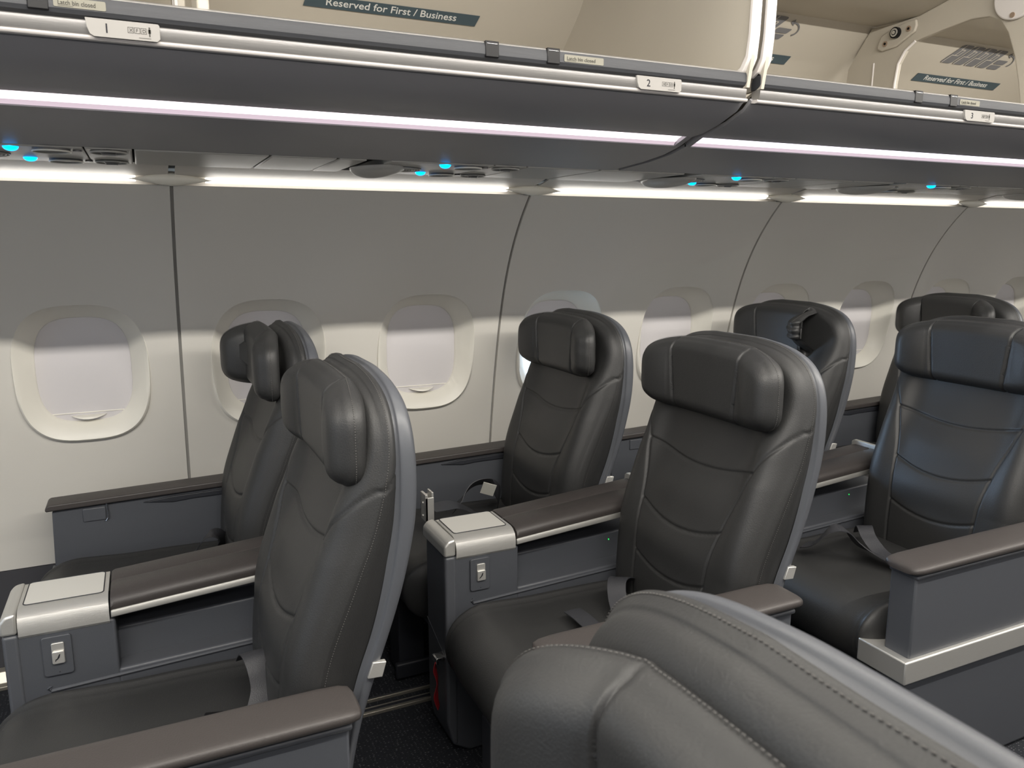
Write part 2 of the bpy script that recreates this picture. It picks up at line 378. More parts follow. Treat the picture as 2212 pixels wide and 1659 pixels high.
# dark backing behind seams and shades (outer fuselage skin with openings left at the windows)
def skin(y_sign, y_off, name):
    mb = MB()
    for i in range(-2, 7):
        xs = SEAM0 + 1.066 * i
        V = []; zz = np.linspace(0.33, 1.49, 30)
        for z in zz:
            for dx in (-0.02, 0.02): V.append((xs + dx, y_off + y_sign * (wallY(xs, z) + 0.013), z))
        mb.add(V, [(2 * k, 2 * k + 1, 2 * k + 3, 2 * k + 2) for k in range(len(zz) - 1)])
    return tag(mb.build(name, SEAM), kind='structure')
skin(1, 0, 'trim_1')
def cover(y_sign, y_off, wins, name):
    """closed outer skin behind the panels with a hole behind open windows only"""
    mb = MB(); xs = [-3.2]
    for w in wins: xs += [WIN0 + PITCH * w - 0.16, WIN0 + PITCH * w + 0.16]
    xs.append(7.2); zz = np.linspace(-0.05, 1.75, 40)
    for k in range(len(xs) - 1):
        hole = k % 2 == 1
        V = []
        for z in zz:
            for x in (xs[k], xs[k + 1]): V.append((x, y_off + y_sign * (yw(min(max(z, 0.0), 1.5)) + 0.12), z))
        F = [(2 * j, 2 * j + 1, 2 * j + 3, 2 * j + 2) for j in range(len(zz) - 1) if not (hole and 0.74 < (zz[j] + zz[j + 1]) / 2 < 1.15)]
        mb.add(V, F)
    return tag(mb.build(name, SEAM), kind='structure')
cover(1, 0, [3], 'wall_outer_right')
# dado below the panels, skirting and floor
mb = MB(); mb.ribbon([(yw(z) + 0.006, z) for z in np.linspace(0.0, 0.343, 10)], -3.0, 7.0, 0.01); tag(mb.build('trim_2', DADO), kind='structure')
mb = MB(); mb.prism([(2.60, 0.0), (2.60, 0.012), (2.615, 0.016), (2.635, 0.045), (2.655, 0.05), (2.665, 0.0)], -3.0, 7.0); mb.build('baseboard_right', TRACK, bevel=0.002); tag(bpy.data.objects['baseboard_right'], kind='structure')
mb = MB(); mb.box(-3.0, 7.0, -1.2, 2.75, -0.05, 0.0); tag(mb.build('floor', CARPET, smooth=False), kind='structure')
for k, (y, w_) in enumerate(((2.02, 0.03), (2.075, 0.012), (1.56, 0.03), (-0.1, 0.03), (-0.62, 0.03))):
    mb = MB(); mb.box(-3.0, 7.0, y - w_ / 2, y + w_ / 2, 0.0, 0.010); mb.box(-3.0, 7.0, y - w_ / 5, y + w_ / 5, 0.010, 0.012, 1)
    tag(mb.build('trim_%d' % (k + 3), [TRACK, DARKP], bevel=0.002), kind='structure')
# ceiling and far ends of the cabin
mb = MB(); mb.ribbon([(1.32, 2.06), (1.24, 2.135), (1.0, 2.165), (0.74, 2.17), (0.48, 2.165), (0.24, 2.135), (0.16, 2.06)], -3.0, 7.0, 0.01)
tag(mb.build('ceiling', CEIL), kind='structure')
mb = MB(); mb.box(-3.05, -3.0, -1.2, 2.8, 0, 2.3); tag(mb.build('wall_front', CEIL, smooth=False), kind='structure')
mb = MB(); mb.box(7.0, 7.05, -1.2, 2.8, 0, 2.3); tag(mb.build('wall_rear', CEIL, smooth=False), kind='structure')
# near side of the cabin (behind the camera)
def near(y): return 1.49 - y
mb = MB(); xs = [-3.0, 7.0]
mb.ribbon([(near(yw(z)), z) for z in np.linspace(0.0, 1.478, 24)], -3.0, 7.0, 0.01); tag(mb.build('wall_left', WALL), kind='structure')

# ------------------------------------------------------------------ cove panel, wall strip light, light caps
tag(MB().prism([(2.17, 1.545), (2.36, 1.525), (2.36, 1.53), (2.17, 1.55)], -3.0, 7.0).build('trim_30', SEAM), kind='structure')
for i in range(-1, 5):
    xa = SEAM0 + 1.066 * i; L = 1.066
    mb = MB(); mb.ribbon([(2.165, 1.528), (2.20, 1.521), (2.25, 1.510), (2.300, 1.5005), (2.3065, 1.5002)], xa + 0.008, xa + L - 0.008, 0.004)
    tag(mb.build('trim_%d' % (10 + i), COVE), kind='structure')
    root = empty('wall_wash_light', (xa + L / 2, 2.32, 1.49))
    n = i + 3
    tag(root, None, 'light')
    mb = MB(); h = L / 2 - 0.085
    mb.prism([(-0.0135, 0.0095), (-0.011, 0.003), (-0.005, -0.001), (0.004, -0.003), (0.012, -0.003), (0.012, 0.010)], -h, h)
    mb.build('diffuser', STRIPW, root)
    mb = MB(); mb.prism([(-0.020, 0.016), (0.030, 0.016), (0.030, -0.010), (0.024, -0.010), (0.024, 0.013), (-0.020, 0.013)], -L / 2 + 0.006, L / 2 - 0.006)
    mb.build('housing', COVE, root)
    root['label'] = {-1: 'leftmost white wall light strip, left of the first cream cap',
                     0: 'white wall light strip between the first and second cream caps from the left',
                     1: 'white wall light strip between the second and third cream caps from the left',
                     2: 'white wall light strip between the third and fourth cream caps from the left',
                     3: 'white wall light strip right of the fourth cream cap'}.get(i, 'white wall light strip farther aft, outside the picture')
    root['group'] = 'white light strips above the windows'
    # spindle-shaped cap over the joint
    V = []; F = []; NX = 28; NR = 12
    for a in range(NX + 1):
        t = a / NX * 2 - 1; w_ = (1 - abs(t) ** 1.7) ** 1.1 if abs(t) < 1 else 0
        w_ = max(w_ * (1 - 0.35 * abs(t)), 0.012)
        for b in range(NR):
            an = 2 * math.pi * b / NR
            V.append((t * 0.104, 0.020 * w_ * math.cos(an) + 0.004 * (1 - w_), 0.019 * w_ * math.sin(an)))
    for a in range(NX):
        for b in range(NR): F.append((a * NR + b, a * NR + (b + 1) % NR, (a + 1) * NR + (b + 1) % NR, (a + 1) * NR + b))
    F += [tuple(range(NR)), tuple(NX * NR + b for b in range(NR))]
    o = mesh('light_cap', V, F, CAPM, auto=50, loc=(xa, 2.300, 1.494))
    o.rotation_euler.x = math.radians(-42)
    lab = {0: 'cream spindle-shaped cap on the wall light, topmost of the leftmost dark wall seam',
           1: 'cream spindle-shaped cap on the wall light, second from the left, near the picture centre',
           2: 'cream spindle-shaped cap on the wall light, third from the left',
           3: 'cream spindle-shaped cap on the wall light, rightmost in view'}.get(i, 'cream spindle cap on the wall light outside the view, joint %s' % ('forward' if i < 0 else 'aft'))
    tag(o, lab, 'light cap', 'cream caps on the wall light joints')
# ================================================================== OVERHEAD BINS
LOWCR = Vector((2.008, 1.951)); LOW0 = Vector((2.115, 1.859)); UPCR = Vector((1.955, 2.017))
BACK = [(2.150, 1.600), (2.165, 1.70), (2.150, 1.815), tuple(LOW0), tuple(LOWCR), tuple(UPCR), (1.87, 1.990 + 0.02), (1.78, 2.008), (1.66, 2.035), (1.50, 2.062), (1.36, 2.07)]
def end_outline(inset=0.0):
    return [(1.318 + inset, 1.640), (1.307 + inset, 1.70), (1.304 + inset, 1.80), (1.306 + inset, 1.92), (1.32 + inset, 2.04)] + [(y, z) for y, z in reversed(BACK)]
def picto(root, x0, inst):
    """suitcase pictogram on the upper back wall, four bags standing on edge"""
    d = (UPCR - LOWCR); L = d.length
    M = frame((x0, LOWCR.x - 0.0015, LOWCR.y), (1, 0, 0), (0, d.x, d.y)); M.translation = Vector((x0, LOWCR.x - 0.002, LOWCR.y - 0.001))
    def sh(P, k=0.95): return [(x + y * k, y) for x, y in P]
    bags = []; hs = []
    for k in range(4):
        x = 0.006 + k * 0.062
        bags.append(sh(rrect(x, x + 0.054, 0.004, 0.074, 0.008)))
    bags.append(sh(rrect(0.256, 0.31, 0.004, 0.020, 0.004))); bags.append(sh(rrect(0.256, 0.31, 0.024, 0.040, 0.004)))
    o = decal('pictogram', bags, PICTO, M, root)
    M2 = M @ Matrix.Translation((0, 0, 0.0007))
    mb = MB()
    for k in range(4):
        x = 0.006 + k * 0.062 + 0.027
        for q in (((x - 0.006, 0.034), (x - 0.006, 0.056), (x + 0.010, 0.056), (x + 0.010, 0.034)), ((x - 0.020, 0.004), (x - 0.020, 0.034), (x + 0.010, 0.034)), ((x - 0.012, 0.056), (x - 0.012, 0.074))):
            P = [(a + b * 0.95, b, 0.0) for a, b in q]
            for a, b in zip(P[:-1], P[1:]):
                dx, dy = b[0] - a[0], b[1] - a[1]; l = math.hypot(dx, dy); nx, ny = -dy / l * 0.0012, dx / l * 0.0012
                mb.prism([(a[0] + nx, a[1] + ny), (a[0] - nx, a[1] - ny), (b[0] - nx, b[1] - ny), (b[0] + nx, b[1] + ny)], 0, 0.0003, 'z')
    mb.V = [tuple(M2 @ Vector(v)) for v in mb.V]; mb.build('pictogram_lines', BININ, o, smooth=False)
    mb = MB()
    pts = [(0.345 + 0.028 * math.cos(a), 0.040 + 0.020 * math.sin(a)) for a in np.linspace(-1.2, 1.7, 14)]
    for a, b in zip(pts[:-1], pts[1:]):
        dx, dy = b[0] - a[0], b[1] - a[1]; l = math.hypot(dx, dy); nx, ny = -dy / l * 0.0025, dx / l * 0.0025
        mb.prism([(a[0] + nx, a[1] + ny), (a[0] - nx, a[1] - ny), (b[0] - nx, b[1] - ny), (b[0] + nx, b[1] + ny)], 0, 0.0004, 'z')
    e = pts[-1]; mb.prism([(e[0] - 0.012, e[1]), (e[0] + 0.003, e[1] + 0.010), (e[0] + 0.003, e[1] - 0.010)], 0, 0.0004, 'z')
    mb.V = [tuple(M @ Vector(v)) for v in mb.V]; mb.build('pictogram_arrow', PICTO, o, smooth=False)
    return o
def reserved_sign(root, xr):
    d = (LOWCR - LOW0); n = d.normalized()
    M = frame((0, 0, 0), (1, 0, 0), (0, n.x, n.y)); p = LOW0 + n * 0.0625; M.translation = Vector((xr - 0.46, p.x - 0.001, p.y - 0.001))
    k = 1.0; h = 0.0315; s_ = 0.034
    o = decal('reserved_sign', [[(0, 0), (0.452, 0), (0.458, h), (0.006, h)]], SIGN, M, root, 0.0012)
    text_mesh('sign_text', 'Reserved for First / Business', 0.027, SIGNTXT, M @ Matrix.Translation((0.052, 0.0090, 0.0014)), o, shear=0.0, sx=1.10, bold=0.0002)
    return o
def build_bin(x0, x1, label, strip, signs, latches, labels, rows, part):
    root = empty('overhead_bin', ((x0 + x1) / 2, 1.75, 1.52)); o0 = Vector(root.location)
    tag(root, label, 'overhead bin', 'open overhead luggage bins')
    def fin(mb, name, mats, parent=None, **k):
        ob = mb.build(name, mats, parent or root, **k)
        if parent is None: ob.location = -o0
        return ob
    xa, xb = x0, x1
    # grey lower shell
    mb = MB(); prof = [(1.338, 1.618), (1.36, 1.600), (1.416, 1.580), (1.47, 1.568), (1.507, 1.565)]
    mb.ribbon(prof, xa, xb, 0.008); prof2 = [(1.553, 1.549), (1.615, 1.536), (1.70, 1.527), (1.80, 1.521), (1.838, 1.518), (1.842, 1.53), (1.845, 1.56)]
    mb.ribbon(prof2, xa, xb, 0.008)
    mb.prism([(1.500, 1.572), (1.51, 1.590), (1.56, 1.580), (1.558, 1.550), (1.553, 1.549), (1.552, 1.556), (1.549, 1.572), (1.512, 1.583)], xa, xb)
    mb.prism([(1.507, 1.565), (1.553, 1.549), (1.55, 1.58), (1.51, 1.585)], xb - 0.016, xb); mb.prism([(1.507, 1.565), (1.553, 1.549), (1.55, 1.58), (1.51, 1.585)], xa, xa + 0.012)
    fin(mb, 'lower_shell', BINLOW, auto=30)
    # light strip, a lens bowed in the recess
    mb = MB(); L = [(1.508, 1.5655), (1.513, 1.572), (1.524, 1.574), (1.538, 1.570), (1.549, 1.562), (1.5525, 1.5505)]
    mb.ribbon([(1.509, 1.566), (1.520, 1.568), (1.534, 1.564), (1.545, 1.5577)], xa + 0.014, xb - 0.018, 0.003)
    ls = fin(mb, 'light_strip', strip)
    mb = MB(); mb.ribbon([(1.5445, 1.5580), (1.548, 1.5555), (1.5515, 1.551)], xa + 0.014, xb - 0.018, 0.003)
    mb.build('strip_edge', STRIPE, ls)
    # lip metal and rail
    mb = MB(); mb.prism([(1.335, 1.6175), (1.326, 1.6165), (1.321, 1.620), (1.319, 1.637), (1.324, 1.6395), (1.345, 1.640), (1.345, 1.62)], xa + 0.006, xb - 0.012)
    fin(mb, 'lip_trim', RAILHI, auto=60)
    mb = MB(); mb.prism([(1.3235, 1.6195), (1.321, 1.6165), (1.3225, 1.6135), (1.330, 1.6125), (1.345, 1.6155), (1.345, 1.620)], xa + 0.002, xb - 0.006)
    fin(mb, 'lip_edge', BINTRIM, auto=60)
    mb = MB(); mb.prism([(1.332, 1.640), (1.322, 1.6445), (1.3185, 1.650), (1.3185, 1.6625), (1.3205, 1.668), (1.325, 1.671), (1.332, 1.6715), (1.338, 1.669), (1.345, 1.655), (1.345, 1.640)], xa + 0.004, xb - 0.004)
    rail = fin(mb, 'rail', RAIL, auto=25)
    mb = MB(); mb.prism([(1.3205, 1.6665), (1.3225, 1.6705), (1.328, 1.6732), (1.334, 1.6725), (1.338, 1.6695), (1.330, 1.668)], xa + 0.004, xb - 0.004)
    mb.build('rail_highlight', RAILHI, rail, auto=60)  # highlight along the rail top, put in as a brighter metal strip
    for lx in latches:
        mb = MB(); mb.box(lx - 0.013, lx + 0.013, 1.3172, 1.326, 1.6455, 1.6725)
        lt = mb.build('latch', LATCH, rail, bevel=0.0015)
        mb = MB(); mb.box(lx - 0.010, lx + 0.010, 1.3166, 1.318, 1.6672, 1.6684);
        mb.build('latch_glint', CHROME, lt, bevel=0.0004)  # glint on the black latch, drawn as a thin chrome strip
    for lx0, lx1 in labels:
        M = frame((lx0, 1.3182, 1.6515), (1, 0, 0), (0, 0, 1))
        lb = decal('latch_label', [rrect(0, lx1 - lx0, 0, 0.0125, 0.002)], LABEL, M, rail, 0.0006)
        text_mesh('label_text', 'Latch bin closed', 0.0088, INKG, M @ Matrix.Translation((0.005, 0.0032, 0.0008)), lb, sx=(lx1 - lx0) / 0.079)
        decal('label_underline', [[(0.005, 0.0014), (0.024, 0.0014), (0.024, 0.0019), (0.005, 0.0019)]], INKG, M @ Matrix.Translation((0, 0, 0.0007)), lb, 0.0002)
    for rx0, rx1, num in rows:
        M = frame((rx0, 1.3165, 1.6165), (1, 0, 0), (0, 0, 1)); w_ = rx1 - rx0; h = 0.0245
        P = [(0.010, 0), (w_ - 0.004, 0), (w_, 0.004), (w_, h - 0.002), (w_ - 0.002, h), (0, h), (0.0015, 0.012), (0.005, 0.003)]
        mb = MB(); mb.prism(P, -0.004, 0.001, 'z'); mb.V = [tuple(M @ Vector(v)) for v in mb.V]
        pl = fin(mb, 'row_placard', PLACARD, bevel=0.0005)
        M2 = M @ Matrix.Translation((0, 0, 0.0012))
        text_mesh('row_number', num, 0.0185, INK, M2 @ Matrix.Translation((0.022, 0.006, 0)), pl)
        x = w_ * 0.56
        def R(x0_, x1_, y0_, y1_): return [(x0_, y0_), (x1_, y0_), (x1_, y1_), (x0_, y1_)]
        t_ = 0.0005; Q = []
        for q in range(3):
            a = x + q * 0.0085
            Q += [R(a, a + 0.0075, 0.009, 0.009 + t_), R(a, a + 0.0075, 0.017 - t_, 0.017), R(a, a + t_, 0.009, 0.017), R(a + 0.0075 - t_, a + 0.0075, 0.009, 0.017)]
        a = x + 0.0285
        Q += [R(a - 0.0008, a + 0.0008, 0.006, 0.0165), R(a - 0.0018, a + 0.0018, 0.0105, 0.016), [(a + 0.0012 * math.cos(t), 0.018 + 0.0012 * math.sin(t)) for t in np.linspace(0, 2 * math.pi, 8, endpoint=False)], R(x + 0.014, x + 0.030, 0.0032, 0.0038)]
        decal('seat_icons', Q, INKG, M2, pl, 0.0002)
        for q, ch in enumerate(('X', 'F', 'D')): text_mesh('seat_letter', ch, 0.0062, INKG, M2 @ Matrix.Translation((x + 0.0020 + q * 0.0085, 0.0108, 0)), pl)
    # interior
    mb = MB(); mb.ribbon([(1.345, 1.640), (1.40, 1.618), (1.9, 1.600)] + BACK[0:], xa + 0.012, xb - 0.012, -0.006)
    fin(mb, 'interior_liner', BININ, auto=20)
    # end panels
    eo = end_outline()
    for k, (a, b) in enumerate(((xa + 0.006, xa + 0.014), (xb - 0.014, xb - 0.006))):
        mb = MB(); mb.prism(eo, a, b); ep = fin(mb, 'end_panel', BININ, smooth=False)
        mb = MB(); P = [(1.352, 1.672), (1.332, 1.680), (1.318, 1.70), (1.312, 1.74), (1.310, 1.80), (1.311, 1.92), (1.325, 2.05)]
        out = [(y - 0.009, z) for y, z in P]; out[0] = (1.340, 1.6625); out[1] = (1.322, 1.672); out[2] = (1.308, 1.695)
        mb.prism(out + P[::-1], a - 0.008, b + 0.008); mb.build('edge_trim', BINTRIM, ep, bevel=0.002)
    # centre partition with an arched opening
    if part:
        xp = part
        outer = [(1.345, 1.630), (1.34, 1.80), (1.345, 1.92), (1.37, 2.065), (1.50, 2.062), (1.66, 2.035), (1.78, 2.008), (1.87, 2.005), (1.955, 2.010), (2.005, 1.948), (2.04, 1.90), (2.05, 1.80), (2.03, 1.60)]
        inner = [(1.43, 1.60), (1.440, 1.70), (1.452, 1.76), (1.470, 1.83), (1.495, 1.895), (1.520, 1.932), (1.556, 1.951), (1.61, 1.957), (1.70, 1.948), (1.786, 1.936), (1.820, 1.915), (1.842, 1.88), (1.85, 1.82), (1.85, 1.70), (1.845, 1.60)]
        mb = MB(); hole = inner; bm = bmesh.new()
        vo = [bm.verts.new((0, p[0], p[1])) for p in outer]; vi = [bm.verts.new((0, p[0], p[1])) for p in hole]
        eds = [bm.edges.new((vo[i], vo[i + 1])) for i in range(len(vo) - 1)] + [bm.edges.new((vi[i], vi[i + 1])) for i in range(len(vi) - 1)]
        eds += [bm.edges.new((vo[-1], vi[-1])), bm.edges.new((vo[0], vi[0]))]
        bmesh.ops.triangle_fill(bm, use_beauty=True, edges=eds)
        r = bmesh.ops.extrude_face_region(bm, geom=bm.faces[:])
        for v in r['geom']:
            if isinstance(v, bmesh.types.BMVert): v.co.x += 0.018
        bmesh.ops.recalc_face_normals(bm, faces=bm.faces)
        me = bpy.data.meshes.new('partition'); bm.to_mesh(me); bm.free(); me.materials.append(BININ)
        po = link_mesh('partition', me, root, loc=tuple(Vector((xp, 0, 0)) - o0))
        bv = po.modifiers.new('bevel', 'BEVEL'); bv.width = 0.004; bv.segments = 3; bv.limit_method = 'ANGLE'; bv.angle_limit = math.radians(50)
        mb = MB(); rim = [(0.0, p[0], p[1]) for p in inner[9:]]; mb.tube(rim, 0.004); mb.tube([(0, 1.935, 1.90), (0, 1.937, 1.80), (0, 1.937, 1.63)], 0.003)
        mb.build('rim', BINTRIM, po)
        # latch striker bracket
        mb = MB(); c = (-0.008, 1.845, 1.972)
        br = MB(); P = [(-0.068, -0.014), (-0.056, 0.014), (-0.012, 0.030), (0.02, 0.034), (0.062, 0.036), (0.066, 0.018), (0.060, 0.0), (0.0, -0.03), (-0.05, -0.034), (-0.066, -0.026)]
        P = [(1.848 - a * 1.05, 1.962 + b) for a, b in P]
        br.prism(P, -0.010, 0.0); bo = br.build('striker_bracket', BININ, po, bevel=0.004)
        for (dy, dz, r_, m_) in ((0.0, 0.012, 0.0175, LATCH),):
            q = MB(); q.cyl((-0.022, 1.848, 1.972), 0.0165, 0.014, axis=0, mi=0); q.cyl((-0.0235, 1.848, 1.972), 0.0125, 0.002, axis=0, mi=1); q.cyl((-0.0245, 1.848, 1.972), 0.0080, 0.002, axis=0, mi=0); q.cyl((-0.0255, 1.848, 1.972), 0.0055, 0.002, axis=0, mi=1)
            q.build('striker_pin', [LATCH, ALU], bo, auto=30)
        for (y, z) in ((1.888, 1.948), (1.805, 1.975)):
            q = MB(); q.cyl((-0.0125, y, z), 0.0085, 0.003, axis=0); q.cyl((-0.0135, y, z), 0.004, 0.0015, axis=0, mi=1); q.build('screw', [BRASS, LATCH], bo)
        # hinge disc
        q = MB(); q.cyl((-0.012, 1.475, 1.985), 0.062, 0.012, axis=0, n=40); ho = q.build('hinge_cover', BINTRIM, po, bevel=0.004)
        for (y, z) in ((1.478, 1.935), (1.46, 2.02)):
            q = MB(); q.cyl((-0.0145, y, z), 0.007, 0.003, axis=0); q.build('screw', BRASS, ho)
    for sx_ in signs: reserved_sign(root, sx_).location = -o0; picto(root, sx_ - 0.41, 0).location = -o0
    # closed roof over the bin and opened door swung up out of the way
    mb = MB(); mb.ribbon([(1.30, 2.075), (1.5, 2.095), (1.9, 2.09), (2.12, 1.95), (2.19, 1.82), (2.19, 1.60), (1.90, 1.582)], xa, xb, 0.006)
    fin(mb, 'outer_shell', BININ, auto=30)
    return root
build_bin(-0.985, 1.160, 'open overhead bin at the left with row placards 1 and 2 and pinkish light strip', STRIPP,
          [-0.21, 0.865], [-0.235, -0.102, 0.5795, 0.700], [(-0.083, -0.018), (0.722, 0.805)], [(-0.046, 0.050, '1'), (0.878, 0.982, '2')], 0.105)
build_bin(1.178, 3.320, 'open overhead bin at the right with row placard 3 and lilac light strip', STRIPL,
          [1.955, 3.005], [1.655, 1.775], [(1.797, 1.868)], [(1.815, 1.925, '3')], 2.205)
build_bin(3.338, 5.480, 'farthest overhead bin, just beyond the right edge of the picture', STRIPL, [], [], [], [], None)
# bins on the near side: only what bounces and shades the light
mb = MB(); mb.prism([(near(p[0]), p[1]) for p in [(1.31, 1.62), (1.42, 1.58), (1.55, 1.55), (1.84, 1.515), (2.33, 1.50), (2.33, 1.60), (2.1, 2.0), (1.40, 2.09), (1.30, 2.0)]], -2.95, 6.95)
tag(mb.build('overhead_bin', BINLOW, auto=20), 'long closed overhead bin above the viewer, out of the picture', 'overhead bin')

# ================================================================== SERVICE PANELS UNDER THE BINS
tag(MB().box(-3.0, 7.0, 1.845, 2.165, 1.560, 1.566).box(-3.0, 7.0, 2.158, 2.166, 1.520, 1.562).build('trim_20', SEAM), kind='structure')
def psu(xl, which, protr=True, dark=False):
    """reading lights, call buttons, air vents. xl: X of the forward blue lamp"""
    root = empty('service_unit', (xl, 2.0, 1.52)); z = -0.005
    tag(root, which, 'service unit', 'overhead service units with blue lamps')
    mb = MB(); mb.box(-0.14, 0.125, -0.157, 0.158, z, z + 0.02); pl = mb.build('panel', PSU, root, bevel=0.003)
    mb = MB(); mb.box(0.128, 0.215, -0.157, 0.158, z, z + 0.02); vp = mb.build('vent_panel', PSU, root, bevel=0.003)
    for s_, (bx, by) in enumerate(((0.0, -0.142), (0.010, 0.078))):
        mb = MB(); mb.ellip((bx, by, z), (0.014, 0.014, 0.009)); mb.build('call_lamp', BLUE, root)
        mb = MB(); mb.cyl((bx + 0.068, by + 0.02, z - 0.004), 0.034, 0.006, n=36); rl = mb.build('reading_light', PSUD, root, bevel=0.002)
        mb = MB(); mb.tube([(bx + 0.068 + 0.034 * math.cos(a), by + 0.02 + 0.034 * math.sin(a), z - 0.005) for a in np.linspace(0, 2 * math.pi, 36, endpoint=False)], 0.0018, closed=True); mb.build('light_ring', HANDLE, rl)
        mb = MB(); mb.cyl((bx + 0.114, by + 0.02, z - 0.003), 0.008, 0.004); mb.build('button', PSUD, root)
        vx = 0.171
        mb = MB(); mb.cyl((vx, by + 0.02, z - 0.003), 0.034, 0.005, n=36); ve = mb.build('air_vent', LATCH, root, bevel=0.002)
        mb = MB(); mb.tube([(vx + 0.034 * math.cos(a), by + 0.02 + 0.034 * math.sin(a), z - 0.003) for a in np.linspace(0, 2 * math.pi, 32, endpoint=False)], 0.0022, closed=True); mb.build('vent_ring', PSU, ve)
        mb = MB(); mb.cyl((vx, by + 0.02, z - 0.0065), 0.013, 0.004, r2=0.017); mb.box(vx - 0.012, vx + 0.012, by + 0.0185, by + 0.0215, z - 0.0085, z - 0.004); mb.build('vent_nozzle', PSUD, ve, auto=30)
    # loudspeaker grille and drop-shaped screen-mount cover ahead of the lamps
    mb = MB(); mb.cyl((-0.075, 0.0, z - 0.002), 0.058, 0.004, n=40); g = mb.build('speaker_grille', PSUD, root)
    for k in range(7):
        r_ = 0.014 + k * 0.007
        mb = MB(); mb.tube([(-0.075 + r_ * math.cos(a), r_ * math.sin(a), z - 0.003) for a in np.linspace(0, 2 * math.pi, 36, endpoint=False)], 0.0014, closed=True); mb.build('grille_ring', PSU, g)
    if protr:
        V = []; F = []; NX, NR = 18, 14
        for a in range(NX + 1):
            t = a / NX; w_ = (math.sin(math.pi * min(1, t * 1.0)) ** 0.6) if 0 < t < 1 else 0.02
            for b in range(NR + 1):
                an = math.pi * b / NR; V.append((-0.195 + 0.14 * t + 0.05 * math.cos(an) * 0.0, 0.115 * w_ * math.cos(an) + 0.02, z - 0.030 * w_ * math.sin(an) * (1 - 0.45 * t)))
        for a in range(NX):
            for b in range(NR): F.append((a * (NR + 1) + b, a * (NR + 1) + b + 1, (a + 1) * (NR + 1) + b + 1, (a + 1) * (NR + 1) + b))
        mesh('sensor_cover', V, F, PSU, parent=root, auto=60)
    return root
def filler(x0, x1, label, gr='plain filler panels between the service units'):
    mb = MB(); cx = (x0 + x1) / 2; mb.box(x0 + 0.0015 - cx, x1 - 0.0015 - cx, -0.157, 0.158, 0, 0.02)
    o = mb.build('filler_panel', PSU, bevel=0.003, loc=(cx, 2.0, 1.515)); tag(o, label, 'panel', gr)
psu(-0.215, 'service unit with two blue lamps at the left edge of the picture, over row 1', False)
psu(0.69, 'service unit with two blue lamps, lights and vents in the middle, over row 2')
psu(1.595, 'service unit with two blue lamps right of the middle, under the lilac strip')
psu(2.43, 'service unit with one blue lamp seen at the far right, above the fourth light cap')
psu(3.36, 'service unit beyond the right edge of the picture')
for a, b, l in ((-0.60, -0.357, 'plain grey panel left of the first service unit, out of view'), (0.003, 0.274, 'long plain grey panel right of the leftmost vents'), (0.277, 0.424, 'short grey panel between two slanting gaps, over the first light cap side'),
                (0.427, 0.494, 'narrow grey panel just left of the drop-shaped cover over row 2'), (0.906, 1.12, 'plain grey panel right of the row 2 vents'), (1.123, 1.40, 'plain grey panel under the joint of the two bins'),
                (1.813, 2.05, 'plain grey panel right of the row 3 vents'), (2.053, 2.235, 'plain grey panel left of the rightmost drop-shaped cover'), (2.648, 2.90, 'plain grey panel at the far right edge'), (2.903, 3.165, 'plain grey panel beyond the right edge of the picture')):
    filler(a, b, l)
# ================================================================== SEATS
# local frame of a seat: x from the console front, y across (0 = seat centre), z up
HW = 0.258
ZP = [0.30, 0.40, 0.50, 0.60, 0.667, 0.755, 0.855, 0.936, 1.01, 1.07, 1.11]
US = [0.452, 0.453, 0.456, 0.468, 0.488, 0.528, 0.573, 0.593, 0.602, 0.603, 0.602]     # edge between face and side
UB = [0.51, 0.522, 0.540, 0.566, 0.590, 0.612, 0.629, 0.633, 0.634, 0.634, 0.632]      # leather / plastic boundary
UR = [0.53, 0.54, 0.560, 0.592, 0.615, 0.642, 0.663, 0.668, 0.666, 0.662, 0.655]      # rear of the plastic shell
ZW = [0.30, 0.45, 0.60, 0.75, 0.90, 0.96, 1.00, 1.03, 1.055, 1.075, 1.09, 1.10, 1.106]
WW = [0.235, 0.240, 0.247, 0.254, 0.258, 0.257, 0.252, 0.242, 0.226, 0.202, 0.168, 0.125, 0.070]
def sm(x, xs, ys):
    # smooth interpolation of a profile
    cp = curve_pts(list(zip(ys, xs)), 300); X = np.array([p[1] for p in cp]); Y_ = np.array([p[0] for p in cp])
    K = np.linspace(-0.03, 0.03, 25); wt = np.cos(K / 0.031 * math.pi / 2) ** 2; wt /= wt.sum()
    return sum(np.interp(np.asarray(x) + k, X, Y_) * w_ for k, w_ in zip(K, wt))
def width_at(z):
    cp = curve_pts(list(zip(WW, ZW)), 240); return np.interp(z, [p[1] for p in cp], [p[0] for p in cp])
def groove(d, w=0.0032, a=0.0050): return a * np.exp(-(d / w) ** 2)
def seglist_dist(Y, Z, pts):
    D = np.full(Y.shape, 9.0)
    for (a, b) in zip(pts[:-1], pts[1:]):
        ax, ay = a; bx, by = b; vx, vy = bx - ax, by - ay; t = np.clip(((Y - ax) * vx + (Z - ay) * vy) / (vx * vx + vy * vy + 1e-12), 0, 1)
        D = np.minimum(D, np.hypot(Y - ax - t * vx, Z - ay - t * vy))
    return D
def curve_pts(p, n=40):
    # smooth curve through points
    xs = np.array([q[0] for q in p], float); ys = np.array([q[1] for q in p], float); t = np.arange(len(p)); T = np.linspace(0, len(p) - 1, n)
    def cr(v):
        out = []
        for tt in T:
            i = min(int(tt), len(v) - 2); f = tt - i; p0 = v[max(i - 1, 0)]; p1 = v[i]; p2 = v[i + 1]; p3 = v[min(i + 2, len(v) - 1)]
            out.append(0.5 * ((2 * p1) + (-p0 + p2) * f + (2 * p0 - 5 * p1 + 4 * p2 - p3) * f * f + (-p0 + 3 * p1 - 3 * p2 + p3) * f ** 3))
        return out
    return list(zip(cr(xs), cr(ys)))
